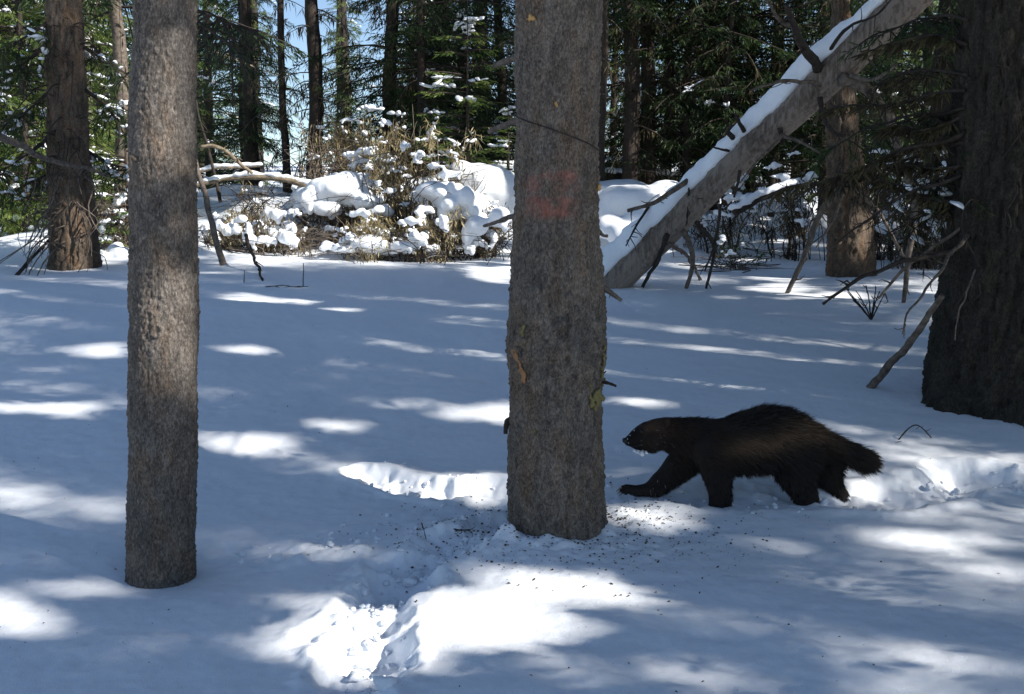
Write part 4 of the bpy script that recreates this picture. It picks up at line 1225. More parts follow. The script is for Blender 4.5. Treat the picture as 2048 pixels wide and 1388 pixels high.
limb([(1930, 495), (1895, 504), (1811, 523), (1734, 552), (1680, 584), (1646, 608)], 11, 6, 6.0, seed=3, tw=8)
limb([(1950, 462), (1932, 475), (1893, 525), (1857, 570), (1821, 620), (1805, 668)], 9, 3, 5.0, m='dead_wood', seed=4, tw=10)
limb([(1930, 450), (1893, 477), (1843, 511), (1802, 543), (1757, 597)], 8, 5, 6.2, m='dead_wood', seed=5, tw=6)
limb([(1930, 180), (1880, 186), (1800, 208), (1700, 210), (1640, 226)], 8, 2.5, 6.8, seed=6, needles=200, tw=10)
limb([(1935, 90), (1870, 70), (1790, 84), (1720, 110)], 8, 2.5, 6.6, seed=7, needles=200, tw=8)
limb([(1925, 400), (1870, 400), (1800, 372), (1740, 360)], 7, 2.5, 6.5, seed=8, needles=120, tw=8)
limb([(1930, 330), (1880, 336), (1790, 330), (1720, 352), (1650, 380)], 8, 2.5, 6.7, seed=9, needles=260, tw=10)
limb([(1950, 540), (1930, 590), (1915, 640), (1910, 680)], 4, 2, 4.9, m='dead_wood', seed=10, tw=1, d0=5.2)
limb([(1920, 235), (1860, 262), (1800, 250), (1760, 262)], 6, 2, 6.4, seed=12, needles=200, tw=6)
# stick leaning from the snow against the right tree
sp = [(1738, 777), (1770, 742), (1815, 690), (1850, 640), (1885, 592)]
d0 = hit(1740, 776)[1]
V, F = px_tube(sp, d0 + .01, d_rbig - .3, 17, 12, 10, wob=.22, seed=4, n=30)
o = mk('fallen_stick', V, F, M['dead_wood'], None, origin=V[0]); tag(o, 'bare broken stick slanting from the snow to the massive right tree', 'stick')

# the slim pole propped left of centre, and other loose sticks
def stick(name, label, pts, d0, d1, w0, w1, m='dead_wood', seed=0, cat='stick', tw=0, group=None):
    pts = np.array(pts, float)
    d0 = float(hit(*pts[0])[1]) if d0 is None else d0
    d1 = float(hit(*pts[-1])[1]) if d1 is None else d1
    parts = [px_tube(pts, d0, d1, w0, w1, 8, wob=.2, seed=seed)]
    r = np.random.default_rng(seed + 40)
    s = np.concatenate([[0], np.cumsum(np.hypot(*np.diff(pts, axis=0).T))]); s /= s[-1]
    for q in range(tw):
        f = r.uniform(.15, .95)
        p = np.array([np.interp(f, s, pts[:, 0]), np.interp(f, s, pts[:, 1])])
        e = p + r.normal(0, 1, 2) * [14, 10] + [3, 3]
        dd = d0 + (d1 - d0) * f
        parts.append(px_tube([p, (p + e) / 2 + r.normal(0, 2, 2), e], dd, dd + r.uniform(-.08, .08), max(1.8, w1 * .7), 1.1, 4, wob=.1, seed=q))
    V, F = merge(parts)
    o = mk(name, V, F, M[m], None, origin=V[0])
    return tag(o, label, cat, group)
stick('leaning_pole', 'grey pole leaning to the left behind the slim near tree', [(447, 530), (430, 470), (410, 395), (392, 330), (380, 270)], None, 11.6, 14, 9, seed=1)
stick('dead_branch', 'long dead branch slanting across the rusty barked tree', [(-30, 258), (40, 292), (100, 318), (168, 334), (215, 350)], 9.2, 10.6, 17, 4, seed=2, cat='branch', tw=6)
stick('broken_bough', 'dark broken bough propped at the foot of the rusty barked tree', [(33, 551), (60, 520), (82, 497), (100, 478)], None, 11.4, 8, 5, m='dead_wood_dark', seed=3, cat='branch', tw=7)
stick('withered_vine', 'black curled dead stem hanging before the snowy shrubs', [(492, 470), (498, 500), (512, 522), (520, 545), (526, 564)], 12.0, None, 8, 4, m='dead_wood_dark', seed=4, cat='twig', tw=10)
stick('fallen_twig', 'arched thin twig lying on snow right of the animal tail', [(1795, 882), (1812, 862), (1829, 850), (1846, 858), (1864, 877)], None, None, 3.2, 2.2, m='dead_wood_dark', seed=5, cat='twig', tw=3)
stick('fallen_twig', 'short flat twig below the arched twig on snow', [(1783, 888), (1800, 884), (1826, 885)], None, None, 2.8, 2, m='dead_wood_dark', seed=6, cat='twig')
stick('fallen_twig', 'tiny brown twig beside the tracks left of the middle tree', [(843, 1046), (848, 1062), (852, 1078)], None, None, 2.6, 1.6, m='dead_wood_dark', seed=7, cat='twig', tw=1)
stick('fallen_twig', 'needled sprig lying on snow left of the middle tree', [(898, 1056), (918, 1060), (940, 1060)], None, None, 4, 2, m='dead_wood_dark', seed=8, cat='twig', tw=8)
stick('grass_stem', 'thin upright dead stem in the snow below the shrubs', [(606, 574), (607, 548), (607, 526)], None, hit(606, 574)[1], 2.2, 1.5, m='dead_wood_dark', seed=9, cat='stem')
stick('grass_stem', 'short upright dead stem left of the black curled stem', [(488, 566), (489, 540)], None, hit(488, 566)[1], 2.2, 1.5, m='dead_wood_dark', seed=10, cat='stem')
stick('fallen_twig', 'low flat twig on the snow below the black curled stem', [(530, 574), (560, 571), (604, 575)], None, None, 2.2, 1.5, m='dead_wood_dark', seed=11, cat='twig', tw=3)
# leafless seedling at right
ps = []
g0 = hit(1742, 640)
for (ex, ey, bx, by) in [(1696, 585, 1722, 615), (1712, 582, 1730, 610), (1732, 570, 1738, 600), (1752, 574, 1748, 600), (1768, 590, 1755, 615), (1706, 600, 1728, 622), (1760, 582, 1750, 606), (1690, 574, 1716, 606)]:
    ps.append(px_tube([(1742, 640), (bx, by), (ex, ey)], g0[1], g0[1] + random.uniform(-.15, .15), 3.6, 1.8, 5, wob=.1, seed=int(ex)))
    for q in range(3):
        f = random.uniform(.4, 1); x_ = 1742 + (ex - 1742) * f; y_ = 640 + (ey - 640) * f
        ps.append(px_tube([(x_, y_), (x_ + random.uniform(-7, 7), y_ - random.uniform(4, 12))], g0[1], g0[1], 2.4, 1.4, 4, seed=q))
V, F = merge(ps); tag(mk('bare_seedling', V, F, M['dead_wood_dark'], None, origin=g0), 'leafless dark seedling fanning out of the snow at right', 'shrub')

# ------------------------------------------------------------------ needled boughs that hang into the picture
def needled_bough(t, b, pts, d0, d1, n, w0=8, w1=2, leaf='needle', seed=0, ln=(.06, .15), wd=(.008, .018), fan=26, drop=1.0, snow=0):
    """a bough with side twigs, its needles and (some) snow"""
    pts = np.array(pts, float)
    V, F = px_tube(pts, d0, d1, w0, w1, 6, wob=.15, seed=seed, n=20)
    r = np.random.default_rng(seed)
    s = np.concatenate([[0], np.cumsum(np.hypot(*np.diff(pts, axis=0).T))]); s /= s[-1]
    tw = [(V, F)]; ne = []
    for q in range(fan):
        f = r.uniform(.12, 1)
        p = P(np.interp(f, s, pts[:, 0]), np.interp(f, s, pts[:, 1]), d0 + (d1 - d0) * f)
        e = unit(np.array([r.normal(0, .8), r.normal(0, .8), -r.uniform(.1, 1.1) * drop]))
        L = r.uniform(.15, .5) * (1.15 - .6 * f)
        cc = spline([p, p + e * L * .5, p + e * L + [0, 0, -.18 * L * drop]], 6)
        tw.append(tube(cc, np.linspace(.005, .0015, 6), 4, 0, 0, cap=False))
        k = n // fan
        g = r.uniform(.05, 1, k)
        p0 = np.stack([np.interp(g, np.linspace(0, 1, 6), cc[:, m]) for m in range(3)], 1)
        bd = unit(e * .7 + r.normal(0, .5, (k, 3)) + [0, 0, -.35 * drop])
        sd = unit(np.cross(bd, r.normal(0, 1, bd.shape)))
        ne.append(diamonds(p0, bd, sd, r.uniform(*ln, k), r.uniform(*wd, k)))
    Vt, Ft = merge(tw)
    o = mk('bough', Vt, Ft, M['dead_wood_dark'], t, origin=b)
    Vn, Fn = merge(ne)
    q = mk('needles', Vn, Fn, M[leaf], o, smooth=False, origin=b); q['kind'] = 'stuff'
    if snow:
        pads = []
        for m in range(snow * 4):
            f = r.uniform(.2, 1)
            p = P(np.interp(f, s, pts[:, 0]), np.interp(f, s, pts[:, 1]), d0 + (d1 - d0) * f) + [r.normal(0, .08), r.normal(0, .08), .02 - r.uniform(0, .12)]
            pads.append((p, r.uniform(0, 6), r.uniform(.02, .07), r.uniform(.015, .04), r.uniform(.010, .022), int(r.integers(1000))))
        z = mk_pads('bough_snow', pads, o, b); z['kind'] = 'stuff'
dlb = d_lback
for i_, (pts, dd, n_, lf, sn) in enumerate([
    ([(130, 20), (90, 48), (45, 78), (-20, 108), (-80, 140)], -.6, 900, 'needle', 4),
    ([(120, 60), (70, 110), (20, 150), (-40, 190)], -.5, 420, 'needle', 2),
    ([(110, 170), (75, 205), (30, 240), (-30, 268)], -.4, 320, 'needle', 3),
    ([(112, 250), (80, 290), (40, 318), (-10, 350)], -.4, 240, 'needle', 3),
    ([(104, 350), (70, 360), (30, 380), (-20, 385)], -.2, 200, 'needle', 3),
    ([(160, 90), (195, 110), (225, 132), (250, 160)], .5, 380, 'needle', 2),
    ([(170, 180), (205, 205), (232, 235), (256, 262)], .6, 420, 'needle', 3),
    ([(172, 300), (205, 320), (236, 332), (262, 336)], .4, 300, 'needle', 4)]):
    needled_bough(t_lback, b_lback, pts, dlb, dlb + dd, n_, leaf=lf, seed=200 + i_, snow=sn)
for i_, (pts, n_) in enumerate([
    ([(394, 20), (430, 34), (470, 50), (520, 62)], 420), ([(392, 40), (420, 66), (452, 84), (470, 112)], 360)]):
    needled_bough(t_left, b_left, pts, 4.6 + 0 * i_, 6.2, n_, seed=220 + i_, w0=5, ln=(.03, .07), wd=(.004, .008))
for i_, (pts, d1_, n_, sn) in enumerate([
    ([(1935, 40), (1890, 30), (1820, 46), (1760, 70)], 7.0, 500, 0),
    ([(1935, 150), (1870, 140), (1790, 150), (1730, 186)], 7.0, 520, 0),
    ([(1930, 215), (1880, 230), (1800, 236), (1720, 262), (1660, 300)], 7.4, 620, 0),
    ([(1930, 285), (1870, 300), (1790, 330), (1700, 350), (1610, 378)], 7.2, 620, 2),
    ([(1920, 330), (1890, 352), (1850, 372), (1800, 392)], 6.6, 380, 3),
    ([(1915, 400), (1885, 420), (1850, 430), (1815, 450)], 6.6, 300, 2)]):
    needled_bough(t_rbig, b_rbig, pts, d_rbig - .1, d1_, n_, leaf='needle_dead' if i_ % 2 else 'needle', seed=240 + i_, snow=sn, ln=(.04, .10), wd=(.005, .012))
# ------------------------------------------------------------------ shrubs buried in snow
def px_blob(px, py, rx, ry, d, depth=.9):
    s = d / FPX
    p = P(px, py, d)
    return (p[0], p[1], p[2], rx * s, (rx + ry) * .5 * s * depth, ry * s)

def shrub(label, px, y0, y1, w, d, n_stem, n_leaf, caps, seed, leaf='dry_leaf', stem='tan_wood', name='snowy_shrub', lw=(2.2, 5), hang=1.0, llen=(.05, .16), small=10, lean=.35):
    """px, foot and top pixel rows, spread, distance; caps: snow lumps as pixel ellipses"""
    r = np.random.default_rng(seed)
    x0 = P(px, y0, d)[0]
    b = np.array([x0, d, gz(x0, d)])
    t = thing(name, label, 'shrub', b)
    sc = d / FPX
    ztop = float(P(px, y1, d)[2])
    st, lb, ld = [], [], []
    tips = []
    for i in range(n_stem):
        h = (ztop - b[2]) * r.uniform(.55, 1.02)
        az = r.uniform(0, 6.28)
        sp = w * sc * .5 * r.uniform(.2, 1.0)
        bx, by = r.normal(0, w * sc * .16), r.normal(0, .12)
        tt = np.linspace(0, 1, 5)
        pts = np.stack([b[0] + bx + math.cos(az) * sp * tt ** 1.4 + r.normal(0, .03, 5), b[1] + by + math.sin(az) * sp * tt ** 1.4 + r.normal(0, .03, 5), b[2] - .1 + (h + .1) * tt * (1 - lean * .25 * tt)], 1)
        c = spline(pts, 13)
        w0 = r.uniform(*lw) * sc * .5
        st.append(tube(c, np.linspace(w0, w0 * .3, 13), 5, .2, i, cap=False))
        for q in range(r.integers(2, 5)):
            f = r.uniform(.35, 1); k = int(f * 12)
            e = c[k] + np.array([r.normal(0, .12), r.normal(0, .12), r.uniform(.0, .22)])
            cc = spline([c[k], (c[k] + e) / 2 + r.normal(0, .02, 3), e], 6)
            st.append(tube(cc, np.linspace(w0 * .5, w0 * .18, 6), 4, .1, q, cap=False)); tips.append(cc)
        tips.append(c)
    V, F = merge(st); o = mk('stems', V, F, M[stem], t, origin=b); o['kind'] = 'stuff'
    parts = []
    for q in range(n_stem * (2 if seed in (14, 15, 17) else 5)):
        c0 = np.array([b[0] + r.normal(0, w * sc * .3), b[1] + r.normal(0, .25), b[2] - .05]); hh = (ztop - b[2]) * r.uniform(.15, .75)
        cc = spline([c0, c0 + [r.normal(0, .06), r.normal(0, .06), hh * .5], c0 + [r.normal(0, .22), r.normal(0, .16), hh], c0 + [r.normal(0, .4), r.normal(0, .2), hh * r.uniform(.5, 1.1)]], 9)
        w1_ = r.uniform(1.2, 2.6) * sc * .5
        parts.append(tube(cc, np.linspace(w1_, w1_ * .4, 9), 4, .1, q, cap=False))
    V, F = merge(parts); o = mk('twigs', V, F, M['dead_wood_dark' if seed % 2 else 'dead_wood'], t, origin=b); o['kind'] = 'stuff'
    n_leaf = int(n_leaf * 2.0); small = int(small * 1.1)
    if n_leaf:
        allp = np.concatenate(tips)
        # leaves hang in bunches, so pick some bunch centres and scatter round them
        nbn = max(6, n_leaf // 12)
        cen = allp[r.integers(0, len(allp), nbn)]
        cen = cen[cen[:, 2] > b[2] + .08]
        pk = cen[r.integers(0, len(cen), n_leaf)] + r.normal(0, 1, (n_leaf, 3)) * [.05, .05, .06]
        bd = unit(np.stack([r.normal(0, .55, n_leaf), r.normal(0, .55, n_leaf), -hang * np.ones(n_leaf) + r.normal(0, .5, n_leaf)], 1))
        sd = unit(np.cross(bd, r.normal(0, 1, bd.shape)))
        V, F = diamonds(pk, bd, sd, r.uniform(*llen, n_leaf), r.uniform(.008, .022, n_leaf))
        o = mk('dry_leaves', V, F, M[leaf], t, smooth=False, origin=b); o['kind'] = 'stuff'
    if caps:
        sp = []
        for (cx, cy, rx, ry) in caps:
            dd = d + r.uniform(-.22, .12) - .15
            nx = max(4, int(rx / max(ry, 1) * 2.2))
            tilt = r.normal(0, .18)
            for q in range(nx):                                     # one slab that sags over its twigs
                g = -1 + 2 * (q + r.uniform(.2, .8)) / nx
                hq = ry * (1 - .55 * abs(g) ** 2) * r.uniform(.55, .85)
                yq = cy + (.45 * abs(g) ** 2.2 + tilt * g) * ry + r.normal(0, .12) * ry
                sp.append(px_blob(cx + g * rx * .85, yq, rx / nx * r.uniform(1.3, 2.1), hq, dd + r.normal(0, .07), 1.1))
            for q in range(r.integers(1, 4)):                       # tongues that hang from its rim
                g = r.uniform(-1, 1); k_ = ry * r.uniform(.22, .4)
                sp.append(px_blob(cx + g * rx * .8, cy + ry * r.uniform(.5, 1.05), k_, k_ * r.uniform(1.2, 2.2), dd - .03))
        V, F, _ = blobs(sp, .020, 4, .035, 7, seed)
        o = mk('snow_load', V, F, M['snow'], t, origin=b); o['kind'] = 'stuff'
    if small:
        pads = []
        for q in range(small):
            c = tips[r.integers(len(tips))]; p = c[r.integers(len(c) // 2, len(c))]
            for w_ in range(3):
                k_ = r.uniform(.008, .034)
                pads.append((p + r.normal(0, .022, 3), r.uniform(0, 6.28), k_ * r.uniform(1, 1.8), k_, k_ * r.uniform(.6, 1.2), int(r.integers(1000))))
        o = mk_pads('snow_tufts', pads, t, b); o['kind'] = 'stuff'
    return t

shrub('tall tan stemmed shrub with upright twigs above the snow pile', 800, 505, 195, 95, 13.6, 18, 900, [(790, 470, 18, 14), (760, 420, 26, 14), (812, 350, 14, 10), (780, 380, 14, 10), (812, 290, 12, 9), (770, 245, 14, 8), (835, 305, 16, 11)], 1, small=26, lean=.1)
shrub('leafy shrub pile under a broad slab of snow left of centre', 665, 505, 345, 150, 13.8, 14, 700, [(668, 366, 58, 26), (640, 388, 44, 30), (690, 398, 48, 26), (715, 360, 34, 18), (610, 372, 26, 18), (735, 395, 30, 14), (600, 410, 18, 14), (640, 420, 14, 10), (660, 455, 20, 9)], 2, leaf='dry_leaf_dark', small=24)
shrub('shrub with a drooping snow tongue left of the tall tan stems', 720, 500, 285, 90, 14.2, 12, 600, [(722, 318, 22, 11), (745, 302, 26, 14), (702, 308, 16, 9), (735, 335, 12, 8), (765, 470, 20, 12)], 3, small=20)
shrub('twiggy shrub with forked stems right of the tall tan stems', 893, 505, 250, 80, 13.5, 10, 420, [(862, 376, 38, 20), (885, 370, 30, 16), (845, 385, 24, 16), (870, 330, 18, 9), (900, 345, 26, 12), (905, 480, 18, 16), (880, 495, 14, 12)], 4, small=20, lean=.1)
shrub('withered brown bush sagging below the big snow dome', 950, 508, 390, 130, 13.3, 14, 800, [(925, 400, 44, 30), (900, 380, 30, 20), (1000, 440, 24, 24), (930, 490, 20, 14), (960, 485, 18, 12), (950, 425, 26, 20), (945, 455, 18, 24), (985, 470, 14, 20), (915, 375, 20, 14)], 5, leaf='dry_leaf_dark', small=14)
shrub('brown leaved bush with two round snow lumps behind the leaning pole', 545, 505, 415, 140, 13.2, 12, 700, [(545, 428, 26, 18), (515, 448, 22, 14), (550, 462, 24, 14), (525, 480, 22, 12), (480, 440, 20, 12), (578, 452, 16, 20), (570, 475, 30, 18), (590, 425, 14, 8)], 6, leaf='dry_leaf_dark', small=18)
shrub('low shrub with snow pillows between the slim tree and the pole', 450, 505, 430, 90, 13.0, 9, 380, [(462, 456, 22, 16), (500, 470, 14, 26), (410, 455, 14, 16), (435, 448, 12, 10), (490, 440, 12, 10)], 7, small=14)
shrub('brown bush hugging the snow edge below the tall tan stems', 745, 512, 430, 110, 12.9, 12, 700, [(700, 480, 26, 18), (660, 490, 24, 12), (770, 470, 22, 12), (720, 425, 22, 12), (745, 498, 14, 12), (790, 502, 14, 10), (680, 462, 16, 10), (725, 452, 20, 8)], 8, leaf='dry_leaf', small=20)
shrub('brown bush at the snow edge left of the withered bush', 855, 512, 415, 100, 12.9, 12, 700, [(838, 470, 20, 16), (820, 440, 22, 12), (850, 420, 22, 12), (866, 498, 20, 16), (820, 500, 12, 10), (884, 440, 14, 18), (845, 440, 12, 10)], 9, leaf='dry_leaf', small=20)
shrub('twig tangle with snow between the rusty tree and slim tree', 232, 500, 365, 80, 13.0, 26, 240, [(242, 395, 14, 12), (228, 440, 10, 8), (205, 455, 9, 9), (245, 425, 10, 10)], 10, leaf='dry_leaf_dark', stem='dead_wood', small=16, lw=(1.5, 3))
shrub('thin twigged sapling standing right of the leaning pole', 507, 490, 330, 70, 14.5, 8, 60, None, 11, stem='tan_wood', small=4, lw=(2, 3.5))
shrub('spindly sapling rising before the slab of snow', 640, 420, 225, 40, 14.9, 6, 20, None, 12, stem='tan_wood', small=6, lw=(2, 3.5), lean=.1)
shrub('sunlit dry shrub behind the snow tongue', 690, 400, 215, 150, 15.6, 16, 800, [(700, 240, 26, 8), (740, 215, 30, 9), (790, 225, 20, 8)], 13, small=20)
shrub('dark brush heap under snow behind the leaning log foot', 1450, 465, 310, 150, 14.0, 10, 400, [(1500, 395, 60, 12), (1550, 380, 40, 14), (1470, 350, 30, 14), (1585, 395, 22, 22), (1440, 425, 24, 10), (1590, 305, 14, 8)], 14, leaf='dry_leaf_dark', stem='dead_wood_dark', small=24, lw=(2, 6))
shrub('dark brush heap with snow patches left of the sunlit trunk', 1595, 478, 330, 120, 13.6, 9, 450, [(1560, 352, 22, 9), (1625, 350, 14, 9), (1600, 440, 14, 12), (1545, 330, 16, 9)], 15, leaf='dry_leaf_dark', stem='dead_wood_dark', small=24, lw=(2, 6))
shrub('dark brush with round snow balls between the right trunks', 1855, 490, 300, 130, 12.2, 18, 700, [(1872, 445, 18, 14), (1862, 465, 14, 11), (1885, 462, 12, 10), (1880, 300, 26, 10), (1845, 362, 22, 9), (1800, 388, 20, 12), (1888, 340, 10, 20), (1830, 320, 16, 7)], 16, leaf='needle_dead', stem='dead_wood_dark', small=22)
shrub('dark brush behind the curved hanging branch', 1770, 470, 330, 90, 13.8, 14, 600, [(1760, 302, 26, 7), (1790, 395, 22, 12), (1775, 430, 18, 10)], 17, leaf='dry_leaf_dark', stem='dead_wood_dark', small=14)
shrub('small snowy evergreen seedling on the dappled snow', 1462, 530, 484, 46, 12.2, 8, 130, [(1462, 506, 14, 8), (1450, 520, 10, 8)], 18, leaf='needle', stem='dead_wood_dark', small=5, lw=(1.5, 3), llen=(.04, .09), hang=.2)

# snow domes and slabs (single lumps)
def dome(label, lumps, d, seed, name='snow_mound'):
    sp = []
    r = np.random.default_rng(seed)
    for (cx, cy, rx, ry) in lumps:
        sp.append(px_blob(cx, cy, rx, ry, d + r.uniform(-.15, .15), 1.0))
    V, F, _ = blobs(sp, .03, 5, .05, 2.6, seed)
    o = mk(name, V, F, M['snow'], None, origin=V.mean(0))
    return tag(o, label, 'snow mound')
dome('big white snow dome left of the marked middle trunk', [(960, 365, 60, 42), (1000, 390, 50, 50), (925, 345, 30, 24), (985, 420, 45, 50), (940, 400, 45, 40)], 14.3, 1)
dome('snow covered arch spilling right of the withered bush', [(955, 452, 26, 22), (935, 470, 16, 24), (975, 445, 20, 14), (1000, 430, 24, 20)], 12.9, 2)
dome('rounded sunlit snow bank right of the marked middle trunk', [(1270, 405, 75, 38), (1220, 430, 50, 40), (1315, 400, 50, 30), (1240, 395, 40, 24), (1330, 375, 30, 16)], 14.0, 3)
dome('low snow hummock behind the first snow bank', [(1222, 455, 40, 26), (1250, 470, 40, 30), (1290, 445, 50, 34)], 12.9, 4)
dome('snow hump beside the rusty barked tree', [(226, 500, 15, 12), (236, 490, 12, 10), (245, 508, 24, 16), (210, 512, 14, 9)], 12.2, 5)
dome('broad merged snow slab on the shrub at the end of the white bough', [(628, 392, 44, 24), (665, 376, 54, 26), (705, 388, 48, 26), (735, 402, 30, 16), (690, 360, 30, 14), (650, 412, 30, 18)], 13.55, 10)
dome('rounded snow mass drooping over the withered brown bush', [(868, 380, 40, 18), (905, 398, 44, 26), (935, 420, 36, 24), (900, 425, 26, 18)], 13.25, 11)
dome('low snow hump at the foot of the tall tan stems', [(735, 488, 40, 18), (775, 498, 40, 14), (815, 492, 34, 16), (690, 500, 30, 12)], 12.75, 12)
dome('long white snow bank buried under the shrubs', [(430, 455, 44, 22), (490, 462, 60, 20), (560, 440, 60, 28), (640, 405, 66, 42), (725, 405, 60, 34), (800, 425, 60, 38), (875, 405, 60, 44), (760, 450, 90, 30)], 14.7, 6)
dome('snow mound among dark brush behind the leaning log', [(1480, 425, 50, 22), (1530, 410, 40, 18), (1445, 440, 34, 16)], 14.6, 7)
dome('snow mound left of the sunlit orange brown trunk', [(1590, 430, 40, 26), (1625, 445, 34, 18), (1560, 450, 30, 14)], 14.4, 8)
dome('small snow mound between the curved hanging branch and the massive tree', [(1775, 455, 26, 14), (1840, 470, 40, 18), (1875, 480, 26, 12)], 13.0, 9)
# snow laden boughs lying over the shrubs
def snowy_bough(label, pts, d0, d1, w0, w1, sw, seed, m='tan_wood', snow_from=0.0):
    pts = np.array(pts, float)
    V, F = px_tube(pts, d0, d1, w0, w1, 8, wob=.2, seed=seed)
    b = V[0]
    t = thing('snowy_bough', label, 'branch', b)
    mk('stem', V, F, M[m], t, origin=b)
    s = np.concatenate([[0], np.cumsum(np.hypot(*np.diff(pts, axis=0).T))]); s /= s[-1]
    sp = []; r = np.random.default_rng(seed)
    for f in np.linspace(snow_from, 1, 26):
        x, y = np.interp(f, s, pts[:, 0]), np.interp(f, s, pts[:, 1])
        q = sw * r.uniform(.55, 1.1)
        sp.append(px_blob(x + r.normal(0, 2), y - w0 * .4 - q * .3, q * 1.5, q * .7, d0 + (d1 - d0) * f))
    V, F, _ = blobs(sp, .02, 3, .02, 7, seed)
    o = mk('snow_load', V, F, M['snow'], t, origin=b); o['kind'] = 'stuff'
snowy_bough('long snow covered bough reaching left from the slab of snow', [(385, 372), (440, 360), (500, 352), (560, 356), (620, 372)], 13.6, 13.6, 8, 14, 9, 1)
snowy_bough('upper snowy bough crossing behind the long white bough', [(395, 345), (430, 336), (480, 334), (520, 332)], 14.6, 14.8, 6, 4, 7, 2)
snowy_bough('low snow covered log among the brush right of the leaning log', [(1468, 425), (1510, 402), (1550, 385), (1585, 372)], 13.0, 13.2, 16, 12, 10, 3, m='dead_wood_dark')
stick('bent_bough', 'sun bleached bare bough arching over the long white bough', [(400, 294), (430, 292), (456, 304), (480, 328), (505, 346)], 13.4, 13.4, 8, 6, m='tan_wood', seed=31, cat='branch', tw=8)
stick('bare_sapling', 'dark thin sapling leaning behind the grey pole', [(441, 405), (432, 360), (418, 300), (400, 240), (392, 200)], 13.8, 13.8, 8, 4, m='dead_wood_dark', seed=32, cat='sapling', tw=5)
stick('bare_sapling', 'pale bare stick slanting in front of the sunny left firs', [(420, 100), (470, 120), (520, 140), (560, 150)], 17, 17, 4, 2, m='tan_wood', seed=33, cat='branch', tw=3)
for i_, (lab, y_, x0_, x1_, d_) in enumerate([('nearer dark fallen log beyond the dark pair of trunks', 352, 1190, 1350, 18.0), ('farther dark fallen log beyond the dark pair of trunks', 330, 1200, 1300, 21.0)]):
    snowy_bough(lab, [(x0_, y_ + 2), (1240, y_), (1280, y_ + 3), (x1_, y_ + 6)], d_, d_ + .5, 20, 16, 10, 50 + i_, m='dead_wood_dark')

# ------------------------------------------------------------------ litter on the snow
def litter(n_tree, n_all):
    r = np.random.default_rng(5)
    pts = []
    a = r.uniform(0, 6.28, n_tree); q = .2 + np.abs(r.normal(0, .24, n_tree))
    pts.append(np.stack([b_main[0] + np.cos(a) * q * 1.3, d_main + np.sin(a) * q], 1))
    g = hit(r.uniform(-100, 2150, n_all), r.uniform(560, 1400, n_all) ** 1.0)
    pts.append(g[:, :2])
    g2 = hit(r.normal(1260, 70, 130), r.normal(1030, 30, 130)); pts.append(g2[:, :2])
    g3 = hit(r.normal(990, 40, 110), r.normal(1050, 30, 110)); pts.append(g3[:, :2])
    p = np.concatenate(pts)
    z = ground(p[:, 0], p[:, 1])
    n = len(p)
    c = np.stack([p[:, 0], p[:, 1], z + .002], 1)
    sz = np.minimum(r.lognormal(-5.65, .55, n), .0075) * np.where(np.hypot(p[:, 0] - b_main[0], p[:, 1] - d_main) > .9, .75, 1.0)
    el = r.uniform(.25, 1, n)
    az = r.uniform(0, 6.28, n)
    u = np.stack([np.cos(az), np.sin(az), r.normal(0, .3, n)], 1) * sz[:, None]
    v = np.stack([-np.sin(az), np.cos(az), r.normal(0, .3, n)], 1) * (sz * el)[:, None]
    w = np.array([0, 0, 1.0]) * (sz * r.uniform(.3, .7, n))[:, None]
    V = np.stack([c - u, c + v, c + u, c - v, c + w, c - w * .3], 1).reshape(-1, 3)
    b0 = np.arange(n)[:, None] * 6
    F = np.concatenate([b0 + k for k in ([0, 3, 4], [3, 2, 4], [2, 1, 4], [1, 0, 4])])
    o = mk('bark_litter', V, F, M['litter'], smooth=False)
    o['kind'] = 'stuff'
M['litter'] = wood_mat('dark_bark_crumbs', (.025, .018, .013), (.12, .085, .05), 60)
litter(1300, 300)
def crumbs():
    """lumps of snow kicked up along the tracks"""
    r = np.random.default_rng(8)
    pads = []
    for t, n in zip(TRAIL, (70, 40, 40, 120, 30)):
        t = np.array(t, float)
        s = np.concatenate([[0], np.cumsum(np.hypot(*np.diff(t, axis=0).T))]); s /= s[-1]
        f = r.uniform(.08, 1, n)
        x = np.interp(f, s, t[:, 0]) + r.normal(0, 30, n); y = np.interp(f, s, t[:, 1]) + r.normal(0, 16, n)
        g = hit(x, y)
        for k in range(n):
            if g[k, 1] < 2 or g[k, 1] > 9: continue
            q = abs(r.normal(0, .008)) + .004
            pads.append(((g[k, 0], g[k, 1], float(ground(g[k:k + 1, 0], g[k:k + 1, 1])[0]) + q * .3), r.uniform(0, 6), q * r.uniform(.8, 1.5), q, q * .9, int(r.integers(1000))))
    o = mk_pads('snow_crumbs', pads); o['kind'] = 'stuff'
crumbs()
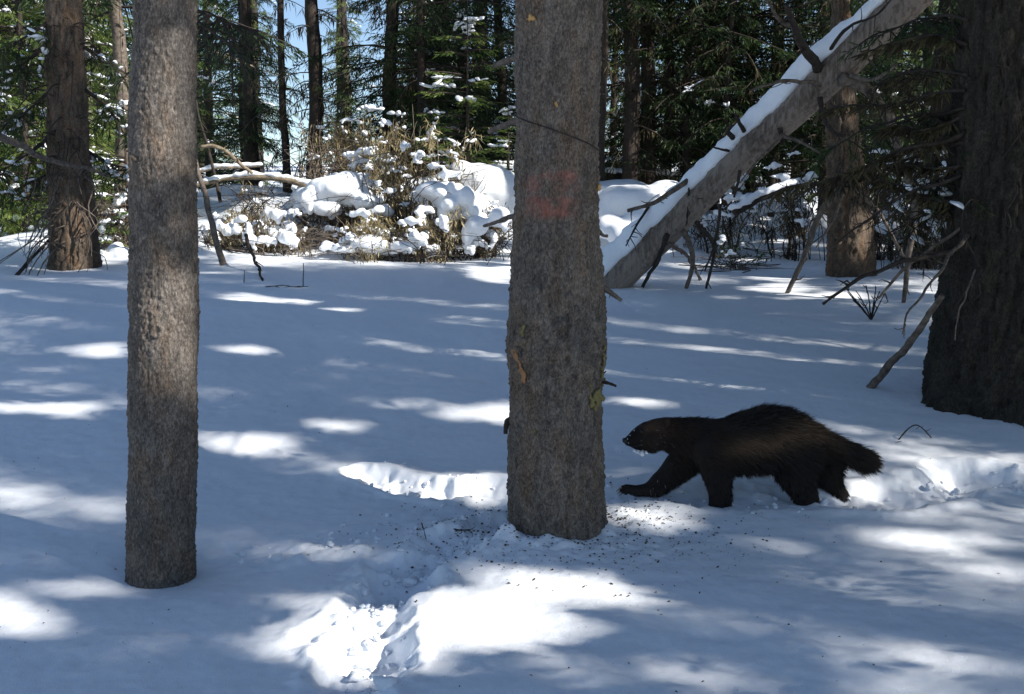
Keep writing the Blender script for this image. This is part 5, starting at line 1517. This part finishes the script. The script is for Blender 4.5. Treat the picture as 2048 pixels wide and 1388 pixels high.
# ------------------------------------------------------------------ the wolverine
def wolverine():
    foot = hit(1450, 992)
    d0 = float(foot[1]) + .02
    sc = d0 / FPX
    org = np.array([P(1450, 992, d0)[0], d0, foot[2]])
    sp = []
    def chain(pts, off0=0.0, off1=None, dep=1.0, dens=.35):
        """pts rows (px, py, r px[, depth factor]); off: how far from the body's middle plane"""
        off1 = off0 if off1 is None else off1
        p = np.array([(*q, dep) if len(q) == 3 else q for q in pts], float)
        s = np.concatenate([[0], np.cumsum(np.hypot(*np.diff(p[:, :2], axis=0).T))])
        n = max(3, int(s[-1] / (p[:, 2].min() * dens)) + 1)
        for u in np.linspace(0, s[-1], n):
            x, y, r, dp = [np.interp(u, s, p[:, k]) for k in range(4)]
            f = u / s[-1]
            c = P(x, y, d0 + off0 + (off1 - off0) * f)
            sp.append((*c, r * sc, r * sc * dp, r * sc))
    # head, neck, trunk
    chain([(1256, 883, 9), (1265, 881, 14), (1277, 876, 21), (1291, 869, 26)], -.012, 0, .85)
    chain([(1291, 869, 26), (1305, 866, 29), (1320, 866, 32), (1340, 869, 35), (1362, 874, 40), (1392, 880, 46), (1425, 887, 51), (1460, 888, 57), (1495, 882, 61), (1530, 876, 63), (1562, 878, 58), (1592, 883, 48), (1618, 886, 34)], 0, 0, .82)
    chain([(1268, 892, 7), (1282, 892, 11), (1302, 892, 16)], -.01, 0, .9)
    # tail
    chain([(1610, 880, 30), (1640, 884, 22), (1666, 893, 17), (1690, 902, 16), (1712, 911, 15), (1728, 918, 12)], 0, .02, .9)
    # fore legs: the near one straight down, the far one reaching out
    chain([(1420, 900, 42), (1430, 930, 33), (1437, 958, 28), (1440, 982, 24), (1439, 1014, 22)], -.055, -.085, .8)
    pass
    chain([(1398, 898, 40), (1365, 925, 33), (1340, 950, 27), (1316, 969, 21), (1294, 980, 15), (1272, 981, 12), (1254, 976, 9)], .05, .06, .85)
    # hind legs: thigh, hock, foot
    chain([(1580, 898, 50), (1584, 928, 38), (1592, 952, 31), (1604, 972, 26), (1612, 990, 22), (1610, 1012, 20)], -.05, -.08, .75)
    chain([(1608, 895, 42), (1632, 920, 32), (1652, 943, 24), (1665, 962, 18), (1677, 980, 14), (1687, 998, 11), (1690, 1010, 10)], .04, .06, .85)
    for (x, y, o) in ((1246, 974, .045), (1243, 978, .06), (1246, 982, .075), (1252, 985, .085), (1252, 972, .04)):
        c = P(x, y, d0 + o); sp.append((*c, 6.5 * sc, 5 * sc, 4.5 * sc))
    # brow and cheek
    for (x, y, r, o) in ((1290, 855, 12, -.03), (1290, 855, 12, .03), (1312, 882, 18, -.05), (1312, 882, 18, .05)):
        c = P(x, y, d0 + o); sp.append((*c, r * sc, r * sc * .8, r * sc))
    V, F, Nn = blobs(sp, .0075, 5)
    V = V + Nn * (.004 * fbm(V * 22, 2, 5))[:, None]
    px, py, _ = project(V)
    # ears
    ears = []
    for o_ in (-.045, .045):
        c = P(1334, 842, d0 + o_)
        ears.append((c[0], c[1], c[2], 7 * sc, 4 * sc, 8 * sc)); ears.append((c[0], c[1], c[2] - .015, 7 * sc, 5 * sc, 7 * sc))
    t = thing('wolverine', 'dark brown wolverine striding left across the snow past the middle tree', 'wolverine', org)
    def coat(px, py, off, r=None):
        """fur colour by place: black brown saddle and legs, tan flank stripe to the tail, grizzled brow"""
        n = len(px)
        col = np.tile(np.array([.0175, .0132, .0108]), (n, 1))
        def blend(m, c):
            nonlocal col
            col = col * (1 - m[:, None]) + np.array(c) * m[:, None]
        sx = np.array([1395, 1440, 1480, 1520, 1560, 1600, 1640, 1680]); sy = np.array([905, 900, 890, 886, 878, 860, 868, 884])
        lx = np.interp(px, sx, sy)
        along = np.clip((px - 1425) / 40, 0, 1) * np.clip((1680 - px) / 60, 0, 1)
        blend(.75 * along * np.exp(-((py - lx) / 18) ** 2), (.150, .093, .053))
        blend(.55 * np.exp(-((px - 1590) / 40) ** 2 - ((py - 860) / 24) ** 2), (.115, .070, .040))
        blend(.8 * np.exp(-((px - 1316) / 26) ** 2 - ((py - 852) / 20) ** 2), (.120, .066, .040))
        blend(.5 * np.exp(-((px - 1352) / 40) ** 2 - ((py - 860) / 34) ** 2), (.028, .016, .011))
        blend(.7 * np.clip((1290 - px) / 14, 0, 1), (.010, .009, .009))
        blend(.4 * np.clip((py - 972) / 12, 0, 1) * (px < 1330), (.075, .060, .050))
        return col
    col = coat(px, py, 0)
    m, nt, b = mat('wolverine_skin')
    at = N(nt, 'ShaderNodeAttribute', attribute_name='coat')
    nt.links.new(at.outputs['Color'], b.inputs['Base Color']); b.inputs['Roughness'].default_value = .75; b.inputs['Specular IOR Level'].default_value = .2
    body = mk('body', V, F, m, t, origin=org, attrs={'coat': ('FLOAT_COLOR', np.hstack([col * .8, np.ones((len(V), 1))]))})
    for e in (ears[:2], ears[2:]):
        Ve, Fe, _ = blobs(e, .004, 3)
        exx, eyy, _ = project(Ve)
        mk('ear', Ve, Fe, m, t, origin=org, attrs={'coat': ('FLOAT_COLOR', np.hstack([np.tile([.030, .018, .012], (len(Ve), 1)), np.ones((len(Ve), 1))]))})
    # fur: tapered strands combed back and down
    r = np.random.default_rng(3)
    q = V[F]
    ar = np.linalg.norm(np.cross(q[:, 2] - q[:, 0], q[:, 3] - q[:, 1]), axis=1)
    qx, qy, _ = project(q.mean(1))
    w8 = 1 + 1.6 * (qx > 1625) + .8 * (qx < 1340)
    n = 80000
    fi = r.choice(len(F), n, p=(ar * w8) / (ar * w8).sum())
    a, b2 = r.random(n), r.random(n)
    root = (q[fi, 0] * (1 - a)[:, None] + q[fi, 1] * a[:, None]) * (1 - b2)[:, None] + (q[fi, 3] * (1 - a)[:, None] + q[fi, 2] * a[:, None]) * b2[:, None]
    nr = unit(np.cross(q[fi, 2] - q[fi, 0], q[fi, 3] - q[fi, 1]))
    vn = Nn[F[fi, 0]]
    nr = np.where((nr * vn).sum(1)[:, None] < 0, -nr, nr)
    rx, ry, _ = project(root)
    leg = np.clip((ry - 925) / 30, 0, 1) * (rx < 1700)
    tail = np.clip((rx - 1640) / 30, 0, 1) * (ry < 945) * (ry < 905 + (rx - 1640) * .6)
    head = np.clip((1345 - rx) / 50, 0, 1) * (ry < 912)
    face = np.clip((1292 - rx) / 16, 0, 1) * (ry < 912)
    flow = np.stack([.9 - .75 * leg + .4 * tail, 0 * rx, -.35 - .9 * leg - .32 * tail], 1)
    flow[:, 2] += .25 * np.clip((860 - ry) / 30, 0, 1) * (rx > 1450)
    flow = flow + r.normal(0, .22, flow.shape)
    ln = (.026 + .020 * np.clip((rx - 1420) / 120, 0, 1)) * (1 - .36 * leg) * (1 - .62 * head) + .008 * tail * (1 - leg) + .012 * np.clip((ry - 905) / 20, 0, 1) * (1 - leg) * (rx > 1440)
    ln = np.where(face > .2, .007, ln) * r.uniform(.6, 1.35, n)
    ln = np.where((rx < 1300) & (ry > 950), .008, ln)
    lift = .55 + .0 * tail + .25 * np.clip((845 - ry) / 25, 0, 1) - .25 * head
    dr = unit(unit(flow) * 1.0 + nr * lift[:, None])
    tip_d = unit(dr + unit(flow) * .45 + [0, 0, -.15])
    sd = unit(np.cross(dr, nr + r.normal(0, .4, nr.shape)))
    w = (.0016 + .0009 * np.clip((rx - 1420) / 120, 0, 1)) * r.uniform(.7, 1.2, n)
    w = np.where(head > .5, .0011, w)
    p0 = root - nr * .003
    p1 = p0 + dr * (ln * .55)[:, None]
    p2 = p1 + tip_d * (ln * .5)[:, None]
    Vf = np.stack([p0 - sd * w[:, None], p0 + sd * w[:, None], p1 + sd * (w * .75)[:, None], p1 - sd * (w * .75)[:, None], p2], 1).reshape(-1, 3)
    b0 = np.arange(n)[:, None] * 5
    # one quad and one triangle (stored as a quad with a split tip) for each strand
    Vf = np.concatenate([Vf.reshape(n, 5, 3), (p2 + sd * .00015)[:, None]], 1).reshape(-1, 3)
    b0 = np.arange(n)[:, None] * 6
    Ff = np.concatenate([b0 + [0, 1, 2, 3], b0 + [3, 2, 5, 4]])
    cs = coat(rx, ry, 0) * r.uniform(.65, 1.45, n)[:, None]
    fr = (r.random(n) < .05 * head + .16 * face + .015 * ((rx < 1330) & (ry > 955)))
    cs[fr] = [.30, .30, .31]
    cs6 = np.repeat(cs, 6, 0)
    tipl = np.tile([.8, .8, 1, 1, 1.35, 1.35], n)[:, None]
    m2, nt, bb = mat('wolverine_fur')
    at = N(nt, 'ShaderNodeAttribute', attribute_name='coat')
    nt.links.new(at.outputs['Color'], bb.inputs['Base Color']); bb.inputs['Roughness'].default_value = .55; bb.inputs['Specular IOR Level'].default_value = .22
    fur = mk('fur', Vf, Ff, m2, t, smooth=True, origin=org, attrs={'coat': ('FLOAT_COLOR', np.hstack([cs6 * tipl, np.ones((len(cs6), 1))]))})
    fur['kind'] = 'stuff'
    # nose and eyes
    m3, _, b3 = mat('wet_black'); b3.inputs['Base Color'].default_value = (.006, .006, .007, 1); b3.inputs['Roughness'].default_value = .22
    c = P(1249, 881, d0 - .013)
    Vn, Fn, _ = blobs([(c[0], c[1] - .006, c[2], .011, .010, .012), (c[0], c[1] + .008, c[2], .011, .010, .012), (c[0] + .012, c[1], c[2] - .003, .014, .014, .012)], .003, 2)
    mk('nose', Vn, Fn, m3, t, origin=org)
    for o_ in (-.044, .038):
        c = P(1284, 863, d0 + o_)
        Vn, Fn, _ = blobs([(c[0], c[1], c[2], .0075, .0065, .0070)], .0018, 2)
        mk('eye', Vn, Fn, m3, t, origin=org)
    # mouth line
    mc = [P(x, y, d0 + o_) for x, y, o_ in ((1253, 890, -.02), (1262, 892, -.034), (1274, 891, -.042), (1286, 888, -.05))]
    Vn, Fn = tube(spline(mc, 10), .0022, 5); mk('mouth', Vn, Fn, m3, t, origin=org)
    # claws of the reaching paw
    m4, _, b4 = mat('pale_claw'); b4.inputs['Base Color'].default_value = (.28, .24, .19, 1)
    for (x, y, o_) in ((1244, 975, .042), (1240, 979, .058), (1243, 983, .074), (1248, 986, .086)):
        c = P(x, y, d0 + o_); Vn, Fn = tube(spline([c, c + [-.010, 0, -.002], c + [-.018, 0, -.010]], 6), np.linspace(.004, .0012, 6), 6)
        mk('claw', Vn, Fn, m4, t, origin=org)
    # snow frozen on the chin, muzzle and hind foot
    pads = []
    for (x, y, s_, o_) in [(1276, 905, .010, -.03), (1284, 907, .012, -.035), (1292, 906, .009, -.03), (1268, 902, .006, -.03), (1260, 871, .0022, -.030), (1255, 878, .0024, -.030), (1257, 886, .002, -.030), (1268, 861, .002, -.03), (1696, 996, .010, .04), (1702, 1002, .012, .05)]:
        pads.append((P(x, y, d0 + o_), random.uniform(0, 6), s_ * 1.2, s_, s_, random.randrange(1000)))
    o = mk_pads('clinging_snow', pads, t, org); o['kind'] = 'stuff'
wolverine()
